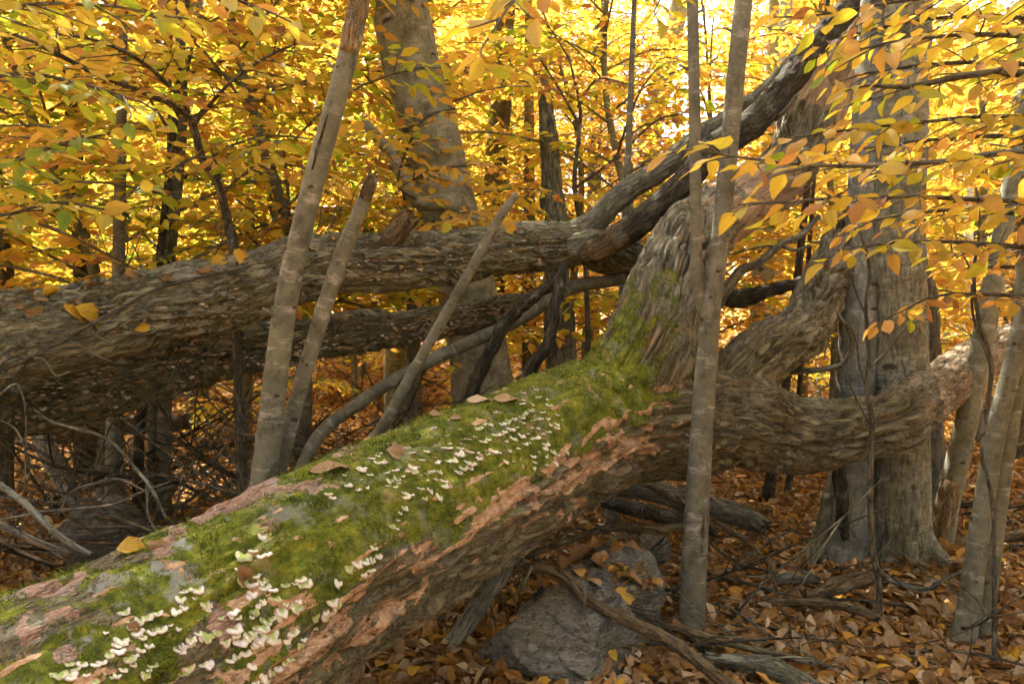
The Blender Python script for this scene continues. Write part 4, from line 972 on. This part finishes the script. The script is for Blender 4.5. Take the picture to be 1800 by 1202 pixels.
for k in range(100):
    x = rb.uniform(880, 1800); Y = rb.uniform(3.5, 6.8); X = (x - 900) / F * Y
    a = rb.uniform(0, 2 * math.pi); el = abs(rb.normal(.08, .18))
    dead_twig(np.array([X, Y, gz(X, Y) + .03]), np.array([math.cos(a), math.sin(a) * .7, math.sin(el)]), rb.uniform(.4, 1.4), rb.uniform(.003, .010), rb, MAT[('twig', 'dark', 'weather', 'brownwood')[k % 4]],
              ('dull grey brown', 'blackish', 'weathered grey', 'reddish brown')[k % 4] + ' dead twig strewn over the leaf litter beyond the boulder', ('dull', 'blackish', 'weathered', 'reddish')[k % 4] + ' twigs strewn over the leaf litter', 3)
for k in range(14):
    p, r_ = resample(UP[0], UP[1], .05); i = int(rb.uniform(.30, .55) * len(p))
    dead_twig(p[i] + np.array([0, 0, r_[i] * .9]), np.array([rb.normal(0, .6), rb.normal(0, .4), .8]), rb.uniform(.3, .7), .004, rb, MAT['twig'], 'thin dead twig sprouting from debris on top of the upper log', 'dead twigs on top of the upper log', 4)

# ------------------------------------------------------------------ boulders
def boulder(label, c, dims, rot, seed, tiltx=0.0, tilty=0.0):
    n = 64; rngs = np.linspace(-1, 1, n)
    V, Q, o = [], [], 0
    for ax in range(3):
        for sgn in (-1, 1):
            a, b = np.meshgrid(rngs, rngs, indexing='ij'); w = np.full_like(a, sgn)
            pts = [None] * 3; pts[ax] = w; pts[(ax + 1) % 3] = a; pts[(ax + 2) % 3] = b
            V.append(np.stack([q.ravel() for q in pts], 1))
            i = np.arange(n - 1)[:, None] * n + np.arange(n - 1)[None]
            q = np.stack([i, i + n, i + n + 1, i + 1], -1).reshape(-1, 4)
            if sgn < 0: q = q[:, ::-1]
            Q.append(q + o); o += n * n
    V = np.vstack(V); Q = np.vstack(Q)
    V = V * .92 + nrm(V) * .10
    rgb_ = np.random.default_rng(int(seed * 10))
    cuts = [((-.75, -.2, .7), .86), ((.8, -.3, .55), .88), ((.1, -.75, .75), .80), ((-.6, .7, .3), .9), ((.7, .7, .2), .9), ((-.8, -.65, -.1), .98), ((.55, -.85, .1), .98)]
    for nn_, dd in cuts:
        pnrm = nrm(np.array(nn_) + rgb_.normal(0, .14, 3)); dd = dd + rgb_.uniform(-.06, .08)
        V = V - np.maximum(0, V @ pnrm - dd)[:, None] * pnrm
    D = nrm(V)
    bed = V[:, 2] * 3.4 + V[:, 0] * .9 + .55 * pn(V * np.array([1.2, 1.2, 1.0]) + seed)
    lay = np.abs((bed % 1) - .5)
    keep = sstep(-.25, .1, pn(np.stack([np.floor(bed), V[:, 0] * .7, V[:, 1] * .7], 1) * .73 + seed + 4))
    d = .07 * fbm(V * 1.2 + seed, 2) - .085 * sstep(.10, .0, lay) * keep + .05 * pn(np.stack([np.floor(bed + .5) * 1.7, V[:, 0], V[:, 1]], 1) + seed)
    d = d + .028 * fbm(V * np.array([4, 4, 9]) + seed, 3)
    V = V + D * d[:, None]
    V = V * np.array(dims) / 2
    M = np.array(Matrix.Rotation(rot, 3, 'Z') @ Matrix.Rotation(tiltx, 3, 'X') @ Matrix.Rotation(tilty, 3, 'Y'))
    V = V @ M.T + np.array(c)
    return tag(part('boulder', (V, Q, {}), MAT['rock'], at=(c[0], c[1], c[2])), label, 'boulder')
s = NT('layered_rock'); ob = s.obj()
wv = s.noise(s.scale(ob, (3, 3, 14)), 1.6, 6, .7, .8)
col = s.ramp(wv, [(.34, (.075, .072, .052)), (.5, (.185, .178, .135)), (.64, (.33, .32, .255))])
col = s.mix(s.math('MULTIPLY', s.step(s.noise(ob, 5, 4, .65), .5, .64), .6), col, (.19, .165, .085))
col = s.mix(s.math('MULTIPLY', s.step(s.noise(s.scale(ob, (1, 1, 2.2)), 42, 5, .8), .52, .60), .75), col, (.36, .365, .315))
col = s.mix(s.math('MULTIPLY', s.step(s.noise(s.scale(ob, (1, 1, 2.2)), 30, 5, .8), .47, .38), .8), col, (.035, .034, .026))
col = s.mix(s.math('MULTIPLY', s.step(s.voro(ob, 7), .17, .13), s.step(s.noise(ob, 3, 2), .52, .58)), col, (.47, .47, .41))
col = s.mix(s.math('MULTIPLY', s.step(s.noise(ob, 3.5, 3), .56, .68), .5), col, (.09, .11, .035))
s.bsdf(col, .8, s.bump(s.math('ADD', s.math('MULTIPLY', wv, 2.0), s.noise(ob, 45, 5, .75)), 1.0, .03), .35)
MAT['rock'] = s.m
boulder('layered grey boulder with a pale lichen spot under the mossy log', P(1015, 1148, 3.42), (.70, .58, .60), R(30), 3.3, R(16), R(8))
boulder('low brownish slab of rock behind the layered boulder', P(1085, 1025, 3.75), (.44, .42, .34), R(-14), 9.0, R(-8), R(10))
boulder('grey green boulder half hidden in brush behind the mossy log butt', P(178, 925, 4.9), (.50, .40, .34), R(20), 14.0)
boulder('small flat rock sunk in leaves near the thick weathered log', P(1120, 955, 4.6), (.40, .30, .16), R(40), 24.0)

# ------------------------------------------------------------------ leaf litter
rl = np.random.default_rng(5)
def litter_pts(n, y0, y1, p=1.0):
    Y = y0 + (y1 - y0) * rl.uniform(0, 1, n) ** p
    X = rl.uniform(-1, 1, n) * (.72 * Y + .8)
    return X, Y
def litter_frames(n, flat=.65):
    d = nrm(rl.normal(0, 1, (n, 3)) * np.array([1, 1, .28])); nn = nrm(np.array([0, 0, 1.0]) + rl.normal(0, flat, (n, 3)))
    return d, nn
for (n, y0, y1, sz) in [(30000, 2.6, 6.2, .085), (30000, 6.0, 13.0, .10), (26000, 12.5, 27.0, .17)]:
    X, Y = litter_pts(n, y0, y1)
    d, nn = litter_frames(n)
    Z = ground_z(X, Y) + rl.uniform(.002, .035, n)
    lc = np.clip(rl.beta(1.5, 1.3, n) * .96 + .06 - .2 * (rl.uniform(0, 1, n) < .06), 0, 1)
    o = part('leaf_litter', leaf_cloud(np.stack([X, Y, Z], 1), d, nn, sz * rl.uniform(.3, 1.35, n), lc, sz > .15, None if sz > .15 else DRY_V), MAT['litter'], floor, 'stuff', smooth=False)
cnt = 0
while cnt < 295:
    x, y = rl.uniform(620, 1800), rl.uniform(960, 1215)
    if cnt >= 262: x, y = rl.uniform(1370, 1690), rl.uniform(1070, 1165)
    D_ = nrm(P(x, y, 3) - CAM); t = 1.5 / -D_[2]; q = CAM + D_ * t
    if OAKB.ray_cast(Vector(CAM), Vector(D_))[0] is not None: continue
    d, nn = litter_frames(1, .5)
    if cnt >= 262:
        d = np.array([[rl.normal(0, .7), rl.normal(0, .5), 1.0]]); nn = nrm(np.array([[rl.normal(0, .5), -1, .2]]))
        place_leaf(DRY[(0, 2)[cnt % 2]], np.array([q[0], q[1], gz(q[0], q[1]) + .01]), d[0], nn[0], rl.uniform(.06, .115), rl.uniform(.8, 1.0), floor)
        cnt += 1; continue
    place_leaf(DRY[rl.integers(0, 5)], np.array([q[0], q[1], gz(q[0], q[1]) + rl.uniform(.015, .05)]), d[0] , nn[0], rl.uniform(.07, .125), float(np.clip(rl.beta(2, 2) - .3 * (rl.uniform() < .08), 0, 1)), floor)
    cnt += 1
# leaves that lie on the boulder and on the upper log
bpy.context.view_layer.update()
def scene_bvh(names):
    V, Q, o = [], [], 0
    for ob_ in names:
        me = ob_.data; n = len(me.vertices); a = np.zeros(n * 3, np.float32); me.vertices.foreach_get('co', a)
        a = a.reshape(-1, 3) + np.array(ob_.matrix_world.translation); V.append(a)
        q = np.zeros(len(me.loops), np.int32); me.loops.foreach_get('vertex_index', q); Q.append(q.reshape(-1, 4) + o); o += n
    return BVHTree.FromPolygons(np.vstack(V).tolist(), np.vstack(Q).tolist())
RB = scene_bvh([o for o in bpy.data.objects if o.name.startswith('boulder')])
LB = scene_bvh([c for r_ in (ul,) for c in r_.children if c.name.startswith('trunk')])
for bv, x, y, w, ang, hue, dry, lab in [
        (RB, 950, 1030, 46, 20, .03, 4, 'big spotted yellow leaf on top of the layered boulder'), (RB, 1098, 1045, 40, -25, .05, 4, 'yellow lobed leaf on the brownish rock slab'), (RB, 1100, 1140, 26, 10, .0, 4, 'small golden leaf on the face of the layered boulder'),
        (RB, 1075, 1150, 26, -10, .02, 4, 'small bright yellow leaf low on the layered boulder near the golden one'), (RB, 905, 1090, 16, 15, .25, 4, 'tiny orange leaf scrap on the layered boulder beside its lichen spot'), (RB, 875, 1055, 30, 12, .45, 1, 'brown leaf at the corner of the layered boulder'),
        (RB, 1060, 990, 50, 12, .5, 1, 'brown curled leaf on the brownish rock slab'), (RB, 1030, 985, 46, -15, .7, 2, 'pale brown leaf at the back of the brownish rock slab'),
        (LB, 158, 562, 56, -18, .0, 0, 'large clear yellow leaf hanging on the upper log butt'), (LB, 128, 552, 36, -55, .02, 4, 'crumpled yellow leaf beside the large one on the upper log'), (LB, 95, 522, 30, 10, .0, 2, 'folded yellow leaf atop the upper log'),
        (LB, 62, 552, 28, 5, .45, 4, 'square tan leaf on the end of the upper log'), (LB, 245, 578, 24, 20, .0, 2, 'little yellow leaf sprig on the face of the upper log'), (LB, 388, 460, 36, 35, .02, 0, 'yellow leaf on the upper log beside the crooked beech'), (LB, 425, 452, 30, -50, .04, 4, 'second yellow leaf hanging on the upper log by the crooked beech'),
        (LB, 300, 495, 34, 5, .5, 1, 'dark brown curled leaf on top of the upper log'), (LB, 240, 488, 34, -20, .4, 3, 'rust brown leaf lying on top of the upper log'), (LB, 360, 478, 26, 15, .45, 3, 'small tan leaf on the crest of the upper log'), (LB, 165, 505, 40, 8, .55, 2, 'brown leaf in the debris on the upper log')]:
    h = hit(bv, x, y)
    if not h: continue
    p, n = h; ln = 1.1 * w * np.linalg.norm(p - CAM) / F
    d = np.array([math.cos(R(ang)), .2, math.sin(R(ang))]); d = nrm(d - n * d.dot(n))
    tag(place_leaf(DRY[dry], p - d * ln * .5 + n * .012, d, nrm(n + rl.normal(0, .15, 3)), ln, hue, name='fallen_leaf'), lab, 'leaf', 'dead leaves lying on the logs')
for k in range(60):
    x = rl.uniform(10, 640)
    h = hit(LB, x, np.interp(x, [0, 120, 300, 500, 660], [528, 512, 480, 440, 412]) + rl.uniform(-14, 22))
    if not h or h[1][2] < .35: continue
    p, n = h
    d, nn = litter_frames(1, .4)
    tag(place_leaf(DRY[rl.integers(0, 5)], p + n * .01, d[0], nrm(nn[0] + n), rl.uniform(.05, .095), float(np.clip(rl.beta(2, 2) + .1, 0, 1)), name='fallen_leaf'), 'small dry brown leaf caught in the debris on the crest of the upper log', 'leaf', 'dry leaves caught on the crest of the upper log')
for k in range(70):
    h = hit(RB, rl.uniform(925, 1150), rl.uniform(945, 1030))
    if not h: continue
    p, n = h
    d, nn = litter_frames(1, .4)
    tag(place_leaf(DRY[rl.integers(0, 5)], p + np.array([0, 0, .012]), d[0], nn[0], rl.uniform(.06, .11), float(rl.beta(2, 2)), name='fallen_leaf'), 'dry brown leaf drifted onto the rocks under the mossy log', 'leaf', 'dry leaves drifted onto the rocks')

# ------------------------------------------------------------------ near beech boughs with single leaves
def near_tree(name, label, trunk_geo, limbs, base, n_obj, hue, rng, twig_len=.30, spacing=.062, leaf=(.062, .112), mtrunk=None, group=None, root=None, region=None):
    if root is None: root = thing(name, label, 'tree', base, group)
    if trunk_geo is not None: part('trunk', trunk_geo, mtrunk or MAT['twig'], root)
    PP, DD, NN, HH, LO, LI = [], [], [], [], [], []
    for k, (pth, tl, hu, st) in enumerate(limbs):
        pts, rad = px(pth)
        tb, p, d, n = spray(pts, rad[0], rng, tl or twig_len, spacing, st, droop=.22)
        g = [tube(pts, rad, 8, .03, None, .1)] + [tube(a, b, 4, .08, None, 0) for a, b in tb]
        LO.append(part('limb', merge(g), MAT['twig'], root)); LI.append(np.full(len(p), k))
        PP.append(p); DD.append(d); NN.append(n); HH.append(np.full(len(p), hu if hu is not None else hue))
    PP, DD, NN, HH, LI = map(np.concatenate, (PP, DD, NN, HH, LI))
    keep = rng.uniform(0, 1, len(PP)) < .9
    PP, DD, NN, HH, LI = PP[keep], DD[keep], NN[keep], HH[keep], LI[keep]
    HH = np.clip(HH + .12 * fbm(PP * 3, 2) + rng.normal(0, .12, len(PP)) + .35 * (rng.uniform(0, 1, len(PP)) < .07), .02, .97)
    sz = rng.uniform(*leaf, len(PP))
    rel = PP - CAM
    u = CX + F * rel[:, 0] / rel[:, 1]; v = CY - F * (rel[:, 2] / rel[:, 1] + math.tan(PITCH))
    vis = (u > -40) & (u < 1840) & (v > -40) & (v < 1240) & (rel[:, 1] > .8)
    score = np.where(vis, sz / rel[:, 1], 0)
    order = np.argsort(-score); sel = order[:n_obj]; sel = sel[score[sel] > 0]; rest = np.setdiff1d(np.arange(len(PP)), sel)
    for i in sel:
        place_leaf(LEAVES[rng.integers(0, 5)], PP[i], DD[i], NN[i], float(sz[i]), float(HH[i]), LO[LI[i]])
    if len(rest):
        part('foliage', leaf_cloud(PP[rest], DD[rest], NN[rest], sz[rest], HH[rest]), MAT['leaf'], root, 'stuff', smooth=False)
    return root
rn = np.random.default_rng(31)
rt = px([(2180, None, 3.3, 120), (2170, 700, 3.3, 100), (2175, 300, 3.3, 90), (2190, -100, 3.3, 76), (2200, -500, 3.3, 50)])
near_tree('beech_tree', 'golden-leaved beech with boughs reaching out over the mossy fork', tube(*rt, 24, .05, None, .04, scars=20), [
    ([(2175, 260, 3.3, 26), (1950, 165, 3.0, 20), (1800, 130, 2.9, 15), (1700, 133, 2.85, 12), (1600, 152, 2.8, 9), (1510, 150, 2.75, 6)], .34, .46, .15),
    ([(2175, 330, 3.3, 24), (1980, 290, 2.9, 16), (1800, 268, 2.7, 11), (1640, 285, 2.6, 9), (1480, 292, 2.5, 7), (1340, 282, 2.45, 5), (1215, 262, 2.4, 3)], .26, .46, .15),
    ([(2178, 400, 3.3, 24), (1950, 360, 2.9, 14), (1740, 352, 2.8, 9), (1560, 345, 2.7, 7), (1420, 352, 2.6, 5), (1320, 360, 2.55, 3)], .28, .44, .12),
    ([(2178, 180, 3.3, 22), (1960, 90, 3.0, 14), (1760, 62, 2.9, 9), (1600, 70, 2.8, 6), (1480, 95, 2.7, 4)], .30, .38, .12),
    ([(2185, 60, 3.3, 22), (1960, 0, 3.0, 13), (1760, -20, 2.9, 9), (1600, 0, 2.9, 6), (1420, 30, 2.9, 4)], .34, .44, .12),
    ([(2170, 470, 3.3, 22), (1930, 450, 3.0, 12), (1750, 430, 2.95, 8), (1600, 425, 2.9, 6), (1470, 440, 2.85, 4)], .26, .50, .15),
    ([(2170, 300, 3.4, 22), (1930, 215, 3.2, 13), (1750, 205, 3.1, 8), (1620, 215, 3.0, 6), (1500, 228, 2.95, 4), (1400, 240, 2.9, 3)], .32, .50, .15),
    ([(2180, 120, 3.4, 20), (1950, 130, 3.6, 12), (1760, 110, 3.6, 8), (1620, 115, 3.6, 6), (1520, 130, 3.5, 4)], .42, .50, .1),
    ([(2180, 230, 3.4, 20), (1950, 260, 3.7, 12), (1780, 240, 3.7, 8), (1650, 245, 3.7, 6), (1530, 260, 3.6, 4)], .42, .55, .1),
    ([(2180, 330, 3.4, 20), (1960, 390, 3.8, 12), (1780, 375, 3.8, 8), (1660, 370, 3.7, 6), (1540, 385, 3.6, 4)], .42, .52, .1),
    ([(2185, 0, 3.4, 20), (1950, 40, 3.6, 12), (1760, 30, 3.7, 8), (1620, 35, 3.7, 6), (1500, 60, 3.6, 4)], .42, .45, .1),
    ([(2170, 430, 3.4, 20), (1950, 480, 3.9, 12), (1800, 470, 4.0, 8), (1680, 470, 4.0, 5)], .40, .60, .1),
    ([(2170, 560, 3.4, 18), (1950, 540, 3.3, 10), (1780, 520, 3.3, 7), (1650, 520, 3.3, 5), (1560, 560, 3.2, 3)], .22, .58, .2)], base_of(rt), 300, .46, rn, mtrunk=MAT['beech'])
mt = px([(428, None, 4.62, 20), (412, 470, 4.62, 17), (405, 410, 4.6, 16), (385, 330, 4.5, 15), (358, 285, 4.45, 14), (345, 240, 4.42, 14), (334, 205, 4.4, 13)])
near_tree('beech_tree', 'small crooked dark-stemmed beech standing behind the upper log', tube(*mt, 12, .03, None, .1), [
    ([(336, 210, 4.4, 11), (290, 178, 4.2, 10), (180, 135, 3.9, 9), (80, 85, 3.6, 8), (10, 55, 3.4, 7), (-90, 15, 3.2, 5)], .42, .42, .1),
    ([(330, 195, 4.4, 9), (310, 165, 4.3, 8), (250, 110, 4.1, 7), (170, 72, 3.9, 6), (60, 55, 3.7, 4)], .42, .40, .1),
    ([(332, 200, 4.4, 8), (319, 130, 4.4, 7), (313, 60, 4.4, 6), (310, -30, 4.4, 5)], .5, .46, .1),
    ([(340, 220, 4.4, 7), (400, 150, 4.2, 6), (470, 100, 4.0, 5), (540, 70, 3.9, 3)], .42, .50, .15),
    ([(385, 315, 4.5, 7), (378, 282, 4.45, 6), (340, 278, 4.4, 5), (290, 305, 4.3, 3)], .3, .44, .2),
    ([(390, 340, 4.5, 6), (440, 300, 4.4, 5), (500, 290, 4.3, 4), (560, 300, 4.2, 3)], .35, .52, .2)], base_of(mt), 230, .44, rn, mtrunk=MAT['twig'])
nt_ = px([(-420, None, 3.4, 110), (-410, 600, 3.4, 90), (-400, 200, 3.4, 80), (-390, -300, 3.4, 60)])
near_tree('beech_tree', 'beech with greenish yellow boughs spreading above the upper log butt', tube(*nt_, 22, .05, None, .04, scars=16), [
    ([(-400, 330, 3.4, 22), (-150, 320, 3.1, 12), (0, 292, 3.0, 8), (120, 250, 2.95, 6), (220, 230, 2.9, 4)], .30, .14, .15),
    ([(-400, 420, 3.4, 22), (-120, 410, 3.2, 11), (0, 382, 3.1, 7), (100, 356, 3.05, 5), (190, 368, 3.0, 4), (225, 345, 3.0, 3)], .28, .27, .15),
    ([(-400, 120, 3.4, 22), (-120, 40, 3.0, 11), (40, 10, 2.9, 7), (180, 10, 2.8, 5), (300, 30, 2.75, 3)], .32, .32, .12),
    ([(-400, 200, 3.4, 22), (-120, 160, 3.1, 11), (30, 130, 3.0, 7), (150, 150, 2.9, 5), (250, 180, 2.85, 3)], .32, .20, .12),
    ([(-400, 0, 3.4, 22), (-100, -60, 3.1, 11), (150, -50, 3.0, 7), (350, -20, 2.9, 5), (470, 20, 2.85, 3)], .34, .42, .12)], base_of(nt_), 270, .36, rn, mtrunk=MAT['beech'])
near_tree(None, None, None, [([(1330, -220, 3.7, 14), (1150, -190, 3.0, 10), (990, -80, 2.4, 7), (905, 0, 2.15, 5), (862, 62, 2.05, 3)], .20, .30, .55),
                             ([(1340, -330, 3.7, 12), (1250, -160, 3.0, 8), (1190, -60, 2.7, 5), (1160, 0, 2.6, 3)], .2, .34, .7)], None, 60, .3, rn, root=st)
# foliage hanging in front of the leaning beech and over the snag
near_tree(None, None, None, [([(742, 357, 5.85, 5), (700, 320, 5.6, 4), (740, 215, 5.3, 4), (800, 190, 5.2, 3)], .4, .52, .3), ([(700, 330, 5.6, 4), (760, 300, 5.3, 5), (830, 290, 5.2, 3)], .35, .55, .2),
                             ([(730, 400, 5.8, 7), (770, 388, 5.5, 5), (830, 385, 5.4, 3)], .3, .5, .2)], None, 120, .52, rn, root=lt)

# a sapling whose leaves have withered brown beside the snag
bs_ = px([(1040, None, 6.3, 12), (1030, 480, 6.3, 9), (1010, 330, 6.25, 8), (1020, 200, 6.2, 6), (1000, 100, 6.2, 4)])
near_tree('sapling', 'slim sapling hung with withered brown leaves beside the snag', tube(*bs_, 8, .05, None, .08), [
    ([(1018, 220, 6.2, 5), (985, 160, 6.1, 4), (950, 105, 6.0, 3)], .28, 1.0, .3), ([(1015, 190, 6.2, 5), (1050, 140, 6.1, 4), (1110, 150, 6.0, 3)], .25, 1.0, .2),
    ([(1012, 330, 6.25, 6), (1080, 280, 6.1, 5), (1150, 215, 6.0, 4), (1200, 200, 6.0, 3)], .28, 1.0, .3), ([(1004, 110, 6.2, 4), (980, 70, 6.2, 3), (960, 40, 6.2, 2)], .2, 1.0, .2)], base_of(bs_), 110, 1.0, rn, mtrunk=MAT['twig'])

# ------------------------------------------------------------------ understory beeches behind
def understory(seed, h, n_limb, rng, hue):
    tr = np.array([(0, 0, -.1), (rng.normal(0, .05), rng.normal(0, .05), h * .3), (rng.normal(0, .2), rng.normal(0, .2), h * .65), (rng.normal(0, .3), rng.normal(0, .3), h)])
    g = [tube(tr, np.array([.055, .045, .03, .008]), 8, .15, None, .06)]
    c, _ = resample(tr, np.ones(4), .1)
    PP, DD, NN = [], [], []
    for k in range(n_limb):
        z = .95 + (h - 1.15) * ((k + rng.uniform(0, 1)) / n_limb)
        p0 = c[np.argmin(np.abs(c[:, 2] - z))]
        a = k * 2.4 + rng.uniform(-.4, .4); ln = rng.uniform(1.1, 2.4) * (1 - .35 * z / h)
        d = np.array([math.cos(a), math.sin(a), 0])
        pts = np.array([p0, p0 + d * ln * .35 + np.array([0, 0, .18 * ln]), p0 + d * ln * .7 + np.array([0, 0, .22 * ln]), p0 + d * ln + np.array([0, 0, .16 * ln])])
        tb, p, dd, nn = spray(pts, .012, rng, .75, .105, .12, leaf_gap=.052, droop=.18, tilt=.5)
        g.append(tube(pts, np.array([.013, .010, .007, .003]), 4, .2, None, 0))
        for q, (a_, b_) in enumerate(tb):
            if q % 2 == 0: g.append(tube(a_, b_ * 1.1, 3, .3, None, 0))
        PP.append(p); DD.append(dd); NN.append(nn)
    PP, DD, NN = map(np.vstack, (PP, DD, NN))
    keep = rng.uniform(0, 1, len(PP)) < .9
    PP, DD, NN = PP[keep], DD[keep], NN[keep]
    n = len(PP)
    hh = np.clip(hue + .16 * fbm(PP * .9 + seed, 2) + rng.normal(0, .11, n) + .3 * (rng.uniform(0, 1, n) < .07), .02, .95)
    root = bpy.data.objects.new('understory_beech', None); COL.objects.link(root)
    part('trunk', merge(g), MAT['sapling'], root)
    part('crown', leaf_cloud(PP, DD, NN, rng.uniform(.085, .135, n), hh), MAT['leaf'], root, 'stuff', smooth=False)
    return root
ru = np.random.default_rng(77)
def copy_tree(o):
    c = o.copy(); COL.objects.link(c)
    for ch in list(o.children):
        d = ch.copy(); COL.objects.link(d); d.parent = c
    return c
protos = [understory(k, h, n, ru, hue) for k, (h, n, hue) in enumerate([(5.6, 34, .37), (6.4, 38, .51), (5.0, 32, .60), (7.0, 42, .48), (4.4, 30, .28)])]
used = set(); tp_ref = [None]
def put(protos, i, X, Y, rz, sc, label, group, used):
    o = protos[i] if i not in used else copy_tree(protos[i]); used.add(i)
    o.location = (X, Y, gz(X, Y) - (.75 if protos is not tp_ref[0] and Y > 9 else 0)); o.rotation_euler = (0, 0, rz); o.scale = (sc,) * 3
    return tag(o, label, 'tree', group)
spots = [(-2.6, 5.9, 2), (-4.3, 6.2, 4), (-0.9, 6.9, 1), (1.2, 7.2, 0), (-1.7, 6.5, 0), (-3.4, 6.6, 0), (-2.0, 7.4, 4), (-4.9, 7.6, 3), (-1.0, 8.6, 1), (0.6, 8.8, 2), (-6.2, 9.0, 1), (-3.2, 9.6, 0), (2.1, 8.4, 2), (3.3, 8.2, 1), (5.0, 7.4, 2), (5.6, 9.6, 3), (-0.2, 10.8, 3), (1.7, 11.4, 1), (3.8, 10.4, 2), (-5.2, 11.4, 4), (-2.4, 12.2, 1), (6.8, 10.8, 0), (-7.6, 11.4, 3), (0.4, 13.2, 0), (5.0, 12.8, 4)]
for (X, Y, i) in spots:
    put(protos, i, X, Y, ru.uniform(0, 6.3), ru.uniform(.9, 1.12), ('bushy young golden beech', 'bushy young amber beech', 'bushy young orange beech', 'taller bushy golden orange beech', 'low bushy greenish yellow beech')[i] + ' in the understory beyond the logs', ('golden', 'amber', 'orange', 'taller', 'greenish')[i] + ' understory beeches beyond the logs', used)

# tall trees further back
def tall(seed, h, n, hue, rng):
    tr = np.array([(0, 0, -.2), (rng.normal(0, .1), 0, h * .3), (rng.normal(0, .3), rng.normal(0, .3), h * .7), (rng.normal(0, .4), 0, h)])
    g = tube(tr, np.array([.13, .11, .07, .02]), 10, .4, None, .05)
    k = 150
    z = rng.uniform(.08, 1.0, k) ** .85 * h + .4
    a = rng.uniform(0, 2 * math.pi, k); rr = rng.uniform(.6, 3.0, k) * (1 - .4 * z / h)
    ctr = np.stack([np.cos(a) * rr, np.sin(a) * rr, z], 1)
    rad = rng.uniform(.5, 1.2, k)
    i = rng.integers(0, k, n)
    p = ctr[i] + rng.normal(0, .5, (n, 3)) * rad[i][:, None] * np.array([1, 1, .32])
    p[:, 2] = np.maximum(p[:, 2], .1)
    d = nrm(rng.normal(0, 1, (n, 3)) * np.array([1, 1, .35])); nn = nrm(np.array([0, 0, 1.0]) + rng.normal(0, .45, (n, 3)))
    hh = np.clip(hue + .12 * rng.normal(0, 1, k)[i] * .7 + rng.normal(0, .09, n), .02, .95)
    root = bpy.data.objects.new('forest_tree', None); COL.objects.link(root)
    part('trunk', g, MAT['farbark'], root)
    part('crown', leaf_cloud(p, d, nn, rng.uniform(.12, .19, n), hh, True), MAT['leaf'], root, 'stuff', smooth=False)
    return root
tp = [tall(0, 11, 18000, .42, ru), tall(1, 13, 18000, .56, ru), tall(2, 9, 18000, .24, ru), tall(3, 12, 18000, .50, ru)]
tused = set(); tp_ref[0] = tp
for Y0, n, jit in [(15, 11, 1.2), (19, 11, 1.5), (24, 13, 2), (30, 14, 2.5), (38, 15, 3)]:
    for k in range(n):
        X = (-1 + 2 * (k + .5) / n) * 1.0 * Y0 + ru.normal(0, .08 * Y0); Y = Y0 + ru.normal(0, jit * .6)
        if .0 < X / Y < .30 and ru.uniform() < .65: continue
        q = int(ru.integers(0, 4)); w_ = ('yellow', 'orange', 'greenish yellow', 'golden')[q]
        put(tp, q, X, Y, ru.uniform(0, 6.3), ru.uniform(.85, 1.2) * (.62 if Y < 22 else 1.0), 'tall ' + w_ + ' autumn tree deep in the sunlit wood', 'tall ' + w_ + ' trees deep in the wood', tused)

for (X, Y) in [(-8.5, -4), (1.0, -8.0), (8.0, -4.5), (-9, 3.5), (9.5, 3.0), (-5, -11), (6, -11)]:  # unseen trees added behind and beside the camera to warm the fill light
    put(tp, int(ru.integers(0, 4)), X, Y, ru.uniform(0, 6.3), ru.uniform(.95, 1.2), 'unseen tall yellow autumn tree added round the clearing to warm and dim the light', 'unseen trees added round the clearing for the light', tused)
